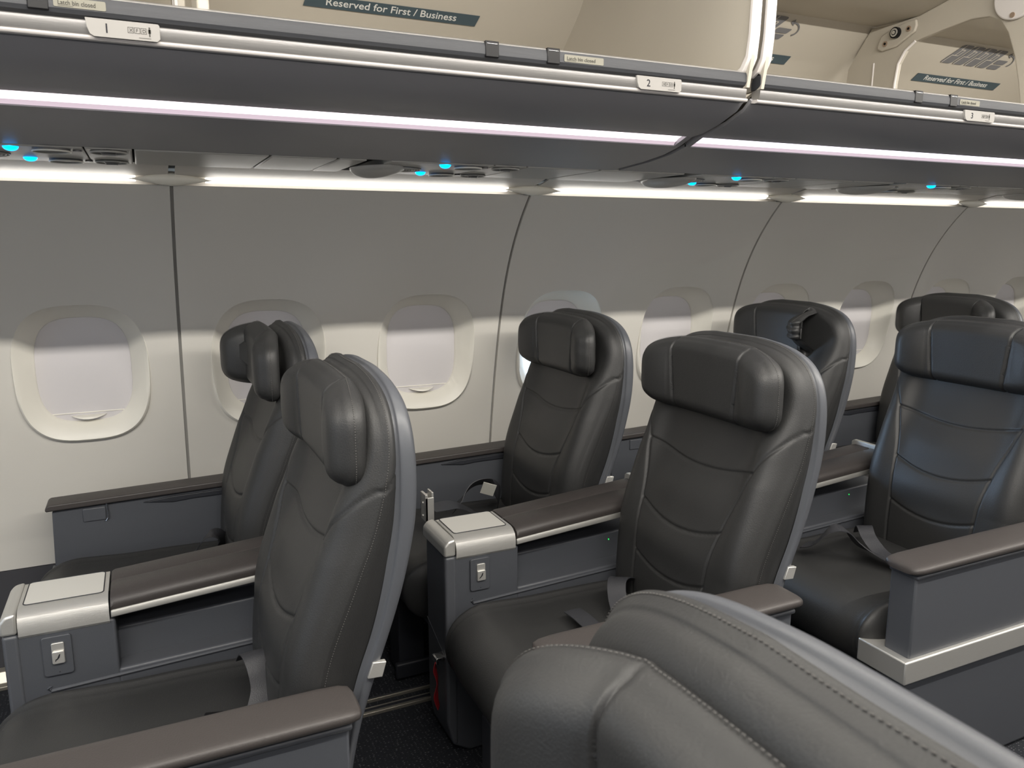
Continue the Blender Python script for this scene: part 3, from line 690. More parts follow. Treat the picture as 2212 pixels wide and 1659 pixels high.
def grid_faces(ni, nj, off=0):
    F = []
    for j in range(nj - 1):
        for i in range(ni - 1): a = off + j * ni + i; F.append((a, a + 1, a + ni + 1, a + ni))
    return F
def fast_mesh(name, V, F, mats, midx):
    me = bpy.data.meshes.new(name); me.from_pydata(V.tolist() if hasattr(V, 'tolist') else V, [], F)
    for m_ in mats: me.materials.append(m_)
    me.polygons.foreach_set('material_index', midx); me.polygons.foreach_set('use_smooth', [True] * len(F)); me.update()
    return me
def dashes(pts, nrm, step=0.0045, ln=0.0026, w=0.0006):
    """little raised stitches along a 3-D polyline"""
    V = []; F = []; P = [Vector(p) for p in pts]; acc = 0
    for k in range(len(P) - 1):
        a, b = P[k], P[k + 1]; L = (b - a).length
        if L < 1e-7: continue
        t = (b - a) / L; n_ = Vector(nrm[k]).normalized(); s_ = t.cross(n_).normalized(); pos = acc
        while pos < L:
            c = a + t * pos; o = len(V)
            for q in (-0.5, 0.5):
                for r_ in (-1, 1): V.append(tuple(c + t * ln * q + s_ * w * r_))
                V.append(tuple(c + t * ln * q + n_ * w * 1.0))
            F += [(o, o + 1, o + 2), (o + 3, o + 5, o + 4), (o, o + 2, o + 5, o + 3), (o + 1, o + 4, o + 5, o + 2)]
            pos += step
        acc = pos - L
    return V, F
CACHE = {}
def backrest_mesh():
    if 'back' in CACHE: return CACHE['back']
    NI, NJ = 171, 250
    t = np.linspace(0, 1, NJ); z = 0.36 + (1.106 - 0.36) * t
    z = 0.36 + (1.106 - 0.36) * (1 - (1 - t) ** 1.25)
    s = np.linspace(-1, 1, NI)
    Wz = width_at(z)
    Y = s[None, :] * Wz[:, None]; Z = np.repeat(z[:, None], NI, 1)
    ue = sm(z, ZP, US)[:, None]
    sa = np.abs(s)[None, :]
    low = np.clip((1.0 - Z) / 0.14, 0, 1); low = low * low * (3 - 2 * low)
    bol = (0.006 + 0.024 * np.clip((Z - 0.58) / 0.22, 0, 1)) * np.exp(-((sa - 0.80) / 0.17) ** 2) * low
    U = ue - 0.018 - bol - 0.010 * (1 - (Y / 0.26) ** 2)
    # lumbar fullness between seams
    U -= 0.006 * np.sin(np.clip((Z - 0.54) / 0.13, 0, 6) * math.pi) ** 2 * np.exp(-(sa / 0.55) ** 4) * (Z < 0.80)
    # rounded rim
    dt = seglist_dist(np.abs(Y), Z, curve_pts(list(zip(WW, ZW)), 190) + [(0.0, 1.107)])
    U += 0.028 * (1 - np.minimum(dt, 0.042) / 0.042) ** 3
    # seams
    bs = curve_pts([(0.256, 0.925), (0.235, 0.895), (0.20, 0.845), (0.178, 0.78), (0.155, 0.70), (0.142, 0.62), (0.136, 0.55), (0.133, 0.45), (0.13, 0.36)], 60)
    D = seglist_dist(np.abs(Y), Z, bs); U += groove(D)
    for zc, ze, yb in ((0.797, 0.826, 0.192), (0.650, 0.680, 0.151), (0.522, 0.550, 0.136)):
        zz = zc + (ze - zc) * (np.abs(Y) / yb) ** 2
        dd = np.where(np.abs(Y) < yb, np.abs(Z - zz), 9); U += groove(dd)
    dpip = np.abs(dt - 0.0045); U += groove(dpip, 0.0022, 0.003)
    front = np.stack([U, Y, Z], -1).reshape(-1, 3)
    F = grid_faces(NI, NJ); M = [0] * len(F)
    # side band following the rim: left col (bottom->top), top row, right col (top->bottom)
    loop = [j * NI for j in range(NJ)] + [(NJ - 1) * NI + i for i in range(1, NI)] + [j * NI + NI - 1 for j in range(NJ - 2, -1, -1)]
    V = [tuple(v) for v in front]; K = 7; base = []
    prev = loop; n = len(loop)
    rimU = np.array([V[i][0] for i in loop]); rimY = np.array([V[i][1] for i in loop]); rimZ = np.array([V[i][2] for i in loop])
    ub = sm(rimZ, ZP, UB)
    # outward normal of the contour in the YZ plane
    ty = np.gradient(rimY); tz = np.gradient(rimZ); l = np.hypot(ty, tz) + 1e-9; ny, nz = -tz / l, ty / l
    sgn = np.sign(ny * rimY + nz * (rimZ - 0.7)); ny *= sgn; nz *= sgn
    for k in range(1, K + 1):
        f = k / K; bul = 0.006 * math.sin(math.pi * min(1, f * 1.15)) - (0.010 * f * f if f > 0.5 else 0)
        uu = rimU + (ub - rimU) * f
        g = np.exp(-((rimZ - 0.915 - 0.05 * f) / 0.0035) ** 2) * 0.003 * (np.abs(rimY) > 0.2)
        idx = []
        for q in range(n):
            V.append((uu[q], rimY[q] + ny[q] * (bul - g[q]), rimZ[q] + nz[q] * bul)); idx.append(len(V) - 1)
        for q in range(n - 1):
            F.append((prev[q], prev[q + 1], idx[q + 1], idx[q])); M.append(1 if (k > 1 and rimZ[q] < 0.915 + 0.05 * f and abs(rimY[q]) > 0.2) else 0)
        prev = idx
    # stitches behind the rim
    pts = []; nr = []
    st = 3
    for q in range(0, n, st):
        f = 0.22; uu = rimU[q] + (ub[q] - rimU[q]) * f
        pts.append((uu, rimY[q] + ny[q] * 0.005, rimZ[q] + nz[q] * 0.005)); nr.append((0, ny[q], nz[q]))
    dv, df = dashes(pts, nr)
    o = len(V); V += dv; F += [tuple(i + o for i in f) for f in df]; M += [2] * len(df)
    me = fast_mesh('backrest', V, F, [LEATHER, LEATHSIDE, THREAD], M); CACHE['back'] = me
    return me
def shell_mesh():
    if 'shell' in CACHE: return CACHE['shell']
    zz = np.concatenate([np.linspace(0.30, 0.95, 26), 0.95 + (1.106 - 0.95) * (1 - (1 - np.linspace(0, 1, 22)[1:]) ** 1.6)])
    Wz = width_at(zz); L = [(-w, z) for w, z in zip(Wz, zz)]; Rr = [(w, z) for w, z in zip(Wz, zz)][::-1]
    top = [(y, 1.107) for y in np.linspace(-0.05, 0.05, 5)]
    loop = L + top + Rr; n = len(loop)
    Y = np.array([p[0] for p in loop]); Z = np.array([p[1] for p in loop])
    ty = np.gradient(Y); tz = np.gradient(Z); l = np.hypot(ty, tz) + 1e-9; ny, nz = -tz / l, ty / l
    sg = np.sign(ny * Y + nz * (Z - 0.7)); ny *= sg; nz *= sg
    ub = sm(Z, ZP, UB); ur = sm(Z, ZP, UR); V = []; F = []
    prof = [(-0.012, -0.006, 0), (0.0, -0.004, 0), (0.0, 0.0010, 0), (0.004, 0.0025, 0), (0.55, 0.001, 1), (0.80, -0.004, 1), (0.95, -0.012, 1), (1.0, -0.028, 1), (1.02, -0.06, 1), (1.10, -0.11, 1)]
    for (f, o_, rel) in prof:
        for q in range(n):
            u = ub[q] + (f if not rel else f * (ur[q] - ub[q]))
            V.append((u, Y[q] + ny[q] * o_, Z[q] + nz[q] * o_))
    K = len(prof)
    for k in range(K - 1):
        for q in range(n - 1): F.append((k * n + q, k * n + q + 1, (k + 1) * n + q + 1, (k + 1) * n + q))
    # back face: bridge left to right columns
    b = (K - 1) * n; nl = len(L)
    half = n // 2
    for q in range(half):
        a, c = b + q, b + n - 1 - q; a2, c2 = b + q + 1, b + n - 2 - q
        if a2 < c2: F.append((a, a2, c2, c))
    me = fast_mesh('back_shell', V, F, [SHELL], [0] * len(F)); CACHE['shell'] = me
    return me
def headrest_mesh(key, near=0.15, far=0.15, fwd=0.0, up=0.0, crumple=0.0):
    """near / far: forward fold (radians) of the wings at -y / +y. Local origin at the seat frame."""
    if key in CACHE: return CACHE[key]
    NI, NJ = 131, 61; hw = 0.247; z0, z1 = 0.915, 1.098; TH = 0.052
    s = np.linspace(-1, 1, NI); t = np.linspace(-1, 1, NJ)
    S_, T = np.meshgrid(s, t)
    # superelliptic outline
    half_h = 0.5 * (z1 - z0)
    e = 4.2
    mx_ = np.maximum(np.abs(S_), np.abs(T)); nn_ = (np.abs(S_) ** e + np.abs(T) ** e) ** (1 / e) + 1e-9; kf = mx_ / nn_
    S_ = S_ * kf; T = T * kf
    Yf = S_ * hw
    drop = 0.012 * np.abs(S_) ** 2
    Zf = (z0 + z1) / 2 + T * half_h - drop * (0.775 + 0.225 * T)
    ct = [(Yf[j, NI - 1], Zf[j, NI - 1]) for j in range(0, NJ, 3)] + [(Yf[NJ - 1, i], Zf[NJ - 1, i]) for i in range(NI - 1, NI // 2 - 1, -2)] + [(-0.02, z1)]
    cb = [(Yf[0, i], Zf[0, i]) for i in range(NI - 1, NI // 2 - 1, -2)] + [(-0.02, z0)]
    dd = np.minimum(seglist_dist(np.abs(Yf), Zf, ct), seglist_dist(np.abs(Yf), Zf, cb)); rim = 0.027 * (1 - np.minimum(dd, 0.038) / 0.038) ** 3
    dep = -TH + rim * 1.0
    for ys in (-0.118, 0.118):
        dep = dep + groove(np.abs(Yf - ys - 0.010 * np.sign(ys) * T), 0.0038, 0.007)
    dep += groove(np.abs(dd - 0.0035), 0.002, 0.0028)
    dep -= 0.010 * np.exp(-((np.abs(S_) - 0.74) / 0.2) ** 2) * (1 - T ** 2)
    V = []; F = []; M = []
    def place(y, dpt, z):
        # bend the wings about the vertical seams
        yb = 0.120
        if y < -yb: ang = near; sg = -1
        elif y > yb: ang = far; sg = 1
        else: ang = 0; sg = 0
        zz = z
        if ang:
            l = abs(y) - yb; bl = 0.035; a = ang * min(1, l / bl) * (1.0 if l > bl else 1.0)
            lx = l if l > bl else l
            # arc for the first part then straight
            if l <= bl: th = ang * l / bl; yy = bl / ang * math.sin(th); uu = bl / ang * (1 - math.cos(th))
            else: yy = bl / ang * math.sin(ang) + (l - bl) * math.cos(ang); uu = bl / ang * (1 - math.cos(ang)) + (l - bl) * math.sin(ang); th = ang
            u0 = -uu + dpt * math.cos(th); y0 = sg * (yb + yy + dpt * math.sin(th) * -1 * -1 * 1.0) if False else sg * (yb + yy - (-dpt) * math.sin(th))
            if crumple and sg < 0:
                w_ = min(1, l / 0.1); u0 += crumple * w_ * 0.0035 * math.sin(z * 130 + l * 60) ; y0 += crumple * w_ * 0.002 * math.sin(z * 75 + 1.0 - l * 60)
                zz = 1.0065 + (z - 1.0065) * (1 - 0.42 * w_ * crumple) + 0.02 * w_ * crumple
        else: u0 = dpt; y0 = y
        uc = float(np.interp(zz, ZP, US)) - 0.026
        lean = -0.0 * (zz - 0.92)
        return (0.582 - fwd + u0 + lean, y0, zz + up)
    for j in range(NJ):
        for i in range(NI): V.append(place(Yf[j, i], dep[j, i], Zf[j, i]))
    F = grid_faces(NI, NJ); M = [0] * len(F)
    loop = [j * NI for j in range(NJ)] + [(NJ - 1) * NI + i for i in range(1, NI)] + [j * NI + NI - 1 for j in range(NJ - 2, -1, -1)] + [i for i in range(NI - 2, 0, -1)]
    n = len(loop); ly = np.array([Yf.flat[i] for i in loop]); lz = np.array([Zf.flat[i] for i in loop]); ld = np.array([dep.flat[i] for i in loop])
    cy, cz = 0, (z0 + z1) / 2
    prev = loop
    for k in range(1, 6):
        f = k / 5; idx = []
        ins = 0.004 * math.sin(math.pi * f * 0.9) - 0.014 * f ** 3
        for q in range(n):
            oy = np.sign(ly[q]) * ins * (abs(ly[q]) / hw) ** 4; oz = ins * np.sign(lz[q] - cz) * (abs(lz[q] - cz) / half_h) ** 3
            V.append(place(ly[q] + oy, ld[q] + (0.006 - ld[q]) * f, lz[q] + oz)); idx.append(len(V) - 1)
        for q in range(n):
            q2 = (q + 1) % n; F.append((prev[q], prev[q2], idx[q2], idx[q])); M.append(0)
        prev = idx
    F.append(tuple(prev)); M.append(0)
    # back plate as columns
    pts = []; nr = []
    for q in range(0, n, 2):
        if lz[q] < z0 + 0.01: continue
        f = 0.38; p = place(ly[q] + np.sign(ly[q]) * 0.0045 * (abs(ly[q]) / hw) ** 4, ld[q] + (0.006 - ld[q]) * f, lz[q] + 0.0042 * np.sign(lz[q] - cz) * (abs(lz[q] - cz) / half_h) ** 3)
        pts.append(p); a = ly[q] / hw; nr.append((-0.2, np.sign(a) * abs(a) ** 6 + 1e-3, (lz[q] - cz) / half_h * (1 - abs(a) ** 6) + 1e-3))
    dv, df = dashes(pts, nr)
    o = len(V); V += dv; F += [tuple(i + o for i in f) for f in df]; M += [1] * len(df)
    me = fast_mesh('headrest', V, F, [LEATHER, THREAD], M); CACHE[key] = me
    return me
def cushion_mesh():
    if 'cush' in CACHE: return CACHE['cush']
    NS, NT = 90, 120
    # side profile from the rear over the top and round the front nose to the underside
    prof = curve_pts([(0.50, 0.405), (0.42, 0.420), (0.30, 0.424), (0.18, 0.424), (0.08, 0.428), (0.0, 0.430), (-0.05, 0.420), (-0.085, 0.392), (-0.098, 0.350), (-0.088, 0.305), (-0.060, 0.275), (-0.02, 0.262)], NT)
    prof = [(u, z) for u, z in prof]
    s = np.linspace(-1, 1, NS); V = []
    hw = 0.252
    for j, (u, z) in enumerate(prof):
        tx = prof[min(j + 1, NT - 1)][0] - prof[max(j - 1, 0)][0]; tz = prof[min(j + 1, NT - 1)][1] - prof[max(j - 1, 0)][1]; l = math.hypot(tx, tz); nx, nz = tz / l, -tx / l
        if nz < 0 and j < 40: nx, nz = -nx, -nz
        for v in s:
            a = abs(v)
            # raised side rolls, rounded edges
            h = 0.012 * math.exp(-((a - 0.86) / 0.09) ** 2) - 0.006 * (1 - a * a)
            R = 0.045; dd = (1 - a) * hw; r_ = 0
            if dd < R: r_ = R - math.sqrt(max(R * R - (R - dd) ** 2, 0))
            rr = min(r_, 0.045); h -= rr
            gr = 0.0
            dsm = abs(a - 0.80); h -= 0.003 * math.exp(-(dsm / 0.010) ** 2)
            uu = u + 0.018 * min(1, max(0, (0.10 - u) / 0.12)) + 0.045 * a ** 4 * min(1, max(0, (0.15 - u) / 0.2))
            V.append((uu + nx * h, v * hw * (1 - 0.03 * (u < 0) * 1.0 * min(1, -u / 0.1) if u < 0 else 1.0), z + nz * h))
    F = grid_faces(NS, NT); M = [0] * len(F); b = len(V)
    # closing skirt at both sides down to z 0.30
    for side in (0, NS - 1):
        st = len(V)
        for j in range(NT): v = V[j * NS + side]; V.append((v[0] * 0.97 + 0.01, v[1] * 0.985, min(v[2], 0.30)))
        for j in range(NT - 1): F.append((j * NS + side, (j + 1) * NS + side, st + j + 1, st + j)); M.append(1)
    me = fast_mesh('seat_cushion', V, F, [LEATHER, LEATHSIDE], M); CACHE['cush'] = me
    return me
def strap(pts, wdirs, w=0.046, th=0.0022):
    P = [Vector(p) for p in pts]; V = []; F = []
    # resample
    n = 8 * (len(P) - 1) + 1; Q = []; Wd = []
    for k in range(n):
        t = k / 8; i = min(int(t), len(P) - 2); f = t - i
        p0 = P[max(i - 1, 0)]; p1 = P[i]; p2 = P[i + 1]; p3 = P[min(i + 2, len(P) - 1)]
        Q.append(0.5 * ((2 * p1) + (-p0 + p2) * f + (2 * p0 - 5 * p1 + 4 * p2 - p3) * f * f + (-p0 + 3 * p1 - 3 * p2 + p3) * f ** 3))
        Wd.append((Vector(wdirs[i]).lerp(Vector(wdirs[i + 1]), f)).normalized())
    for k in range(n):
        t = (Q[min(k + 1, n - 1)] - Q[max(k - 1, 0)]).normalized(); wd = (Wd[k] - t * Wd[k].dot(t)).normalized(); nn = t.cross(wd)
        for a in (-1, -0.33, 0.33, 1):
            V.append(Q[k] + wd * w / 2 * a + nn * th * 0.5 * (1.6 if abs(a) < 0.5 else 1))
        for a in (1, 0.33, -0.33, -1): V.append(Q[k] + wd * w / 2 * a - nn * th * 0.5)
    for k in range(n - 1):
        for q in range(8): F.append((k * 8 + q, k * 8 + (q + 1) % 8, k * 8 + 8 + (q + 1) % 8, k * 8 + 8 + q))
    F += [tuple(range(8)), tuple((n - 1) * 8 + q for q in range(8))]
    return V, F
def wrap_arm(side):
    """padded cap of the aisle armrest, side -1: towards -y"""
    mb = MB(); y0, y1 = sorted((side * 0.250, side * 0.352))
    sec = []
    for (u, w_, top) in ((-0.066, 0.60, 0.588), (-0.060, 0.86, 0.594), (-0.045, 0.97, 0.5965), (-0.02, 1.0, 0.598), (0.10, 1.0, 0.599), (0.30, 1.0, 0.600), (0.48, 1.0, 0.600), (0.515, 0.97, 0.5985), (0.530, 0.86, 0.596), (0.536, 0.6, 0.590)):
        sec.append((u, w_, top))
    yc, hw = (y0 + y1) / 2, (y1 - y0) / 2; N = 20; V = []
    for (u, w_, top) in sec:
        zb = 0.576; hh = (top - zb) / 2; zc = (top + zb) / 2
        for k in range(N):
            a = 2 * math.pi * k / N; c, s_ = math.cos(a), math.sin(a); e = 0.45
            V.append((u, yc + hw * w_ * math.copysign(abs(c) ** e, c), zc + hh * math.copysign(abs(s_) ** 0.6, s_)))
    F = []
    for i in range(len(sec) - 1):
        for k in range(N): F.append((i * N + k, i * N + (k + 1) % N, (i + 1) * N + (k + 1) % N, (i + 1) * N + k))
    F += [tuple(range(N)), tuple((len(sec) - 1) * N + k for k in range(N))]
    return mb.add(V, F)
def cached(key, fn, name, mats, **k):
    return key, fn, name, mats, k
def put(key, fn, name, mats, root, **k):
    """build once, later link the same mesh data"""
    if key in CACHE:
        src = CACHE[key]; o = src.copy(); C.objects.link(o); o.parent = root; return o
    o = fn().build(name, mats, root, **k); CACHE[key] = o; return o
def belt(root, straps, kind, extra=None):
    mb = MB()
    for pts, wd in straps: V, F = strap(pts, wd); mb.add(V, F)
    b = mb.build('seat_belt', BELT, root, auto=50)
    if extra: extra(b)
    return b
def make_seat(xf, yc, label, hr, aisle=-1, belts=None, group='leather cabin seats'):
    root = empty('cabin_seat', (xf, yc, 0)); tag(root, label, 'seat', 'leather cabin seats')
    o = link_mesh('backrest', backrest_mesh(), root)
    o = link_mesh('back_shell', shell_mesh(), root)
    sub = o.modifiers.new('sub', 'SUBSURF'); sub.levels = 1; sub.render_levels = 1
    link_mesh('headrest', headrest_mesh(*hr), root)
    link_mesh('seat_cushion', cushion_mesh(), root)
    def hinge():
        mb = MB()
        mb.prism([(0.567, 0.592), (0.593, 0.590), (0.601, 0.617), (0.577, 0.620)], -0.2535, -0.243, 'y')
        return mb
    if group != 'near': put('hinge', hinge, 'hinge_cap', ALU, root, bevel=0.0015)
    def under():
        mb = MB(); mb.box(0.0, 0.50, -0.235, 0.235, 0.24, 0.33); mb.box(-0.045, 0.04, -0.07, 0.03, 0.01, 0.27); mb.box(0.36, 0.44, -0.07, 0.03, 0.01, 0.27)
        mb.box(-0.06, 0.46, -0.09, -0.07, 0.01, 0.06); return mb
    put('under', under, 'base_frame', DARKP, root, bevel=0.006)
    if aisle:
        sd = aisle
        put('armpad%d' % sd, lambda: wrap_arm(sd), 'armrest_pad', PAD, root, auto=50)
        def ap():
            mb = MB(); y0, y1 = sorted((sd * 0.262, sd * 0.332)); mb.box(-0.045, 0.515, y0, y1, 0.345, 0.566)
            y0, y1 = sorted((sd * 0.258, sd * 0.338)); mb.box(-0.048, 0.520, y0, y1, 0.560, 0.571); return mb
        ps = put('armpan%d' % sd, ap, 'armrest_panel', PANEL, root, bevel=0.005)
        def lowp():
            mb = MB(); y0, y1 = sorted((sd * 0.250, sd * 0.328))
            mb.prism([(-0.055, 0.31), (-0.055, 0.12), (-0.03, 0.03), (0.02, 0.004), (0.58, 0.004), (0.62, 0.10), (0.62, 0.31)], y0, y1, 'y'); return mb
        lp = put('lowpan%d' % sd, lowp, 'lower_panel', PANEL, root, bevel=0.010)
        def tr():
            mb = MB(); mb.prism([(-0.068, sd * 0.205), (-0.068, sd * 0.343), (0.60, sd * 0.343), (0.60, sd * 0.300), (-0.010, sd * 0.300), (-0.010, sd * 0.205)], 0.304, 0.362, 'z'); return mb
        put('trim%d' % sd, tr, 'trim_band', ALU, root, bevel=0.004)
        def hd():
            mb = MB(); mb.box(-0.062, -0.05, *sorted((sd * 0.265, sd * 0.315)), 0.15, 0.235); mb.box(-0.066, -0.058, *sorted((sd * 0.262, sd * 0.318)), 0.233, 0.240); return mb
        put('footcover%d' % sd, hd, 'access_cover', SHELL, lp, bevel=0.003)
    else:
        # window side arm along the wall
        def wp():
            mb = MB(); mb.prism([(-0.022, 0.40), (-0.016, 0.572), (0.62, 0.590), (0.885, 0.590), (0.885, 0.10), (0.02, 0.10), (0.0, 0.30)], 0.262, 0.292, 'y'); return mb
        w_ = put('winpan', wp, 'side_panel', PANEL, root, bevel=0.004)
        def wc():
            mb = MB(); mb.prism([(-0.032, 0.579), (-0.029, 0.591), (-0.022, 0.596), (0.62, 0.613), (0.885, 0.613), (0.885, 0.594), (0.62, 0.594), (-0.028, 0.577)], 0.246, 0.33, 'y'); return mb
        put('wincap', wc, 'armrest_pad', PAD, root, bevel=0.004)
        def wr():
            mb = MB(); mb.prism([(0.22, 0.568), (0.30, 0.576), (0.62, 0.582), (0.88, 0.582), (0.88, 0.566), (0.36, 0.562), (0.30, 0.558)], 0.256, 0.264, 'y'); return mb
        put('winslot', wr, 'grip_slot', DARKP, w_, bevel=0.002)
        def wf():
            mb = MB(); mb.box(0.06, 0.12, 0.258, 0.265, 0.530, 0.570); return mb
        fl = put('winflap', wf, 'table_flap', PANEL, w_, bevel=0.003)
        def wcl():
            mb = MB(); mb.tube([(0.124, 0.256, 0.585), (0.126, 0.255, 0.56), (0.126, 0.256, 0.535), (0.118, 0.257, 0.528)], 0.0028); return mb
        put('winclip', wcl, 'clip', CHROME, fl)
        def wb():
            mb = MB(); mb.box(-0.03, 0.02, 0.24, 0.285, 0.385, 0.405); return mb
        put('winbr', wb, 'bracket', SHELL, w_, bevel=0.003)
    if belts: belts(root)
    return root
UPV = (0, 0, 1); YV = (0, 1, 0)
def flat_tongue(b, c, d, s_=(0.028, 0.020)):
    mb = MB(); c = Vector(c); d = Vector(d).normalized(); q = Vector((-d.y, d.x, 0))
    P = [c - d * s_[0] - q * s_[1], c + d * s_[0] - q * s_[1], c + d * s_[0] + q * s_[1], c - d * s_[0] + q * s_[1]]
    V = [(p.x, p.y, p.z - 0.005) for p in P] + [(p.x, p.y, p.z + 0.006) for p in P]
    mb.add(V, [(0, 1, 2, 3), (4, 7, 6, 5), (0, 4, 5, 1), (1, 5, 6, 2), (2, 6, 7, 3), (3, 7, 4, 0)])
    o = mb.build('buckle', LATCH, b, bevel=0.003)
    mb = MB(); a = c - d * 0.006; mb.box(a.x - 0.014, a.x + 0.014, a.y - 0.002, a.y + 0.002, a.z + 0.0055, a.z + 0.0075); mb.build('buckle_plate', CHROME, o)
def belts_r1a(root):
    def ex(b): flat_tongue(b, (0.335, -0.030, 0.447), (1, -0.3, 0))
    belt(root, [([(0.405, 0.10, 0.490), (0.408, 0.06, 0.522), (0.412, 0.03, 0.530), (0.418, 0.008, 0.512), (0.420, -0.015, 0.478), (0.405, -0.05, 0.452), (0.385, -0.10, 0.437)], [(1, 0.15, 0)] * 7),
                ([(0.40, -0.03, 0.452), (0.375, -0.035, 0.447), (0.345, -0.035, 0.444)], [(0.2, 1, 0)] * 3)], 0, ex)
def belts_r2a(root):
    belt(root, [([(0.44, 0.17, 0.43), (0.40, 0.125, 0.475), (0.36, 0.10, 0.487), (0.335, 0.06, 0.462), (0.32, 0.01, 0.440), (0.31, -0.06, 0.434)], [(1, -0.5, 0)] * 6),
                ([(0.222, 0.088, 0.440), (0.224, 0.05, 0.442), (0.226, 0.0, 0.440), (0.235, -0.06, 0.436), (0.26, -0.14, 0.436)], [(1, 0.1, 0)] * 5)], 0)
def belts_r3a(root):
    belt(root, [([(0.095, 0.140, 0.452), (0.10, 0.105, 0.470), (0.125, 0.075, 0.515), (0.165, 0.06, 0.515), (0.20, 0.035, 0.47), (0.235, -0.02, 0.447), (0.26, -0.10, 0.44)], [(1, 0.7, 0), (1, 0.6, 0), (0.9, 0.8, 0.1), (0.4, 1, 0.1), (0.4, 1, -0.3), (0.4, 1, 0), (0.5, 1, 0)]),
                ([(0.34, 0.15, 0.45), (0.29, 0.10, 0.492), (0.265, 0.06, 0.475), (0.255, 0.01, 0.45), (0.25, -0.05, 0.442)], [(1, -0.4, 0)] * 5)], 0)
def belts_r2w(root):
    def ex(b):
        mb = MB(); mb.box(0.045, 0.053, -0.086, -0.040, 0.500, 0.585); mb.box(0.066, 0.072, -0.084, -0.042, 0.520, 0.590); mb.box(0.045, 0.072, -0.086, -0.081, 0.500, 0.575); mb.box(0.045, 0.072, -0.045, -0.040, 0.500, 0.575)
        for z in (0.515, 0.555): mb.cyl((0.042, -0.063, z), 0.004, 0.006, axis=0, n=10)
        mb.build('buckle', ALU, b, bevel=0.0015)
        mb = MB(); c = Vector((0.300, 0.030, 0.535)); a = Vector((0.8, -0.35, -0.25)).normalized(); d = Vector((0.35, 0.3, -0.75)); d = (d - a * d.dot(a)).normalized(); n_ = a.cross(d)
        V = []
        for k in (-0.0005, 0.0008):
            for (p, q) in ((-0.022, -0.028), (0.022, -0.028), (0.022, 0.028), (-0.022, 0.028)): V.append(c + a * p + d * q + n_ * k)
        mb.add(V, [(0, 1, 2, 3), (4, 7, 6, 5), (0, 4, 5, 1), (1, 5, 6, 2), (2, 6, 7, 3), (3, 7, 4, 0)]); mb.build('care_tag', TAG, b, smooth=False)
    belt(root, [([(0.39, 0.15, 0.44), (0.36, 0.085, 0.50), (0.31, 0.055, 0.552), (0.255, 0.060, 0.545), (0.21, 0.055, 0.50), (0.16, 0.03, 0.47), (0.12, 0.0, 0.455)], [(0.3, 0.2, 1), (0.3, 0.3, 1), (0.8, 0.8, -0.9), (0.6, 1, -0.6), (0.4, 1, 0), (0.3, 1, 0), (0.3, 1, 0)]),
                ([(0.068, -0.063, 0.53), (0.12, -0.03, 0.522), (0.17, 0.0, 0.510), (0.22, 0.01, 0.485), (0.27, -0.01, 0.452), (0.32, -0.05, 0.44)], [(0, 1, 0.1), (0, 1, 0.3), (0.1, 1, 0.2), (0.2, 1, 0), (0.2, 1, 0), (0.2, 1, 0)])], 0, ex)
def belts_r1w(root):
    belt(root, [([(0.43, 0.14, 0.43), (0.425, 0.08, 0.47), (0.405, 0.03, 0.515), (0.375, 0.02, 0.518), (0.345, 0.045, 0.47), (0.32, 0.06, 0.44)], [(0.6, 0.5, 0.3)] * 2 + [(0.3, 1, 0)] * 4)], 0)
XF = [-0.27, 0.67, 1.61, 2.55, 3.49]
YA, YWN = 1.472, 2.225
make_seat(XF[0], YA, 'dark leather aisle seat in the front row, the large one left of centre', ('hrA1', 0.12, 0.25, -0.008), -1, belts_r1a)
make_seat(XF[1], YA, 'dark leather aisle seat in the second row, large and central, behind the middle console', ('hrA2', 0.26, 0.34, 0.012), -1, belts_r2a)
make_seat(XF[2], YA, 'dark leather aisle seat in the third row, its back tinted blue by daylight', ('hrA3', 0.22, 0.30, 0.0), -1, belts_r3a)
make_seat(XF[3], YA, 'dark leather aisle seat in the fourth row, beyond the right edge', ('hrA3', 0.22, 0.30, 0.0), -1, belts_r3a)
make_seat(XF[0], YWN, 'window seat in the front row, headrest pushed forward with folded wings', ('hrW1', 0.15, 1.20, 0.012, 0.010), 0, belts_r1w)
make_seat(XF[1], YWN, 'window seat in the second row with steel belt buckle and white belt tag', ('hrW2', 0.40, 0.35, 0.01, 0.0, 0.15), 0, belts_r2w)
make_seat(XF[2], YWN, 'window seat in the third row with a crumpled folded headrest wing', ('hrW3', 1.5, 0.28, 0.0, 0.0, 1.0), 0)
make_seat(XF[3], YWN, 'window seat in the fourth row, only its lighter headrest top showing', ('hrW4', 0.65, 0.7, 0.01, 0.0), 0)
make_seat(XF[4], YWN, 'window seat in the fifth row, a dark sliver at the right edge', ('hrA3', 0.22, 0.30, 0.0), 0)
make_seat(-0.312, 0.238, 'nearest seat in the right foreground, seen from above with pale rim', ('hrN', 0.25, 0.40, -0.004, -0.020), 1, group='near')

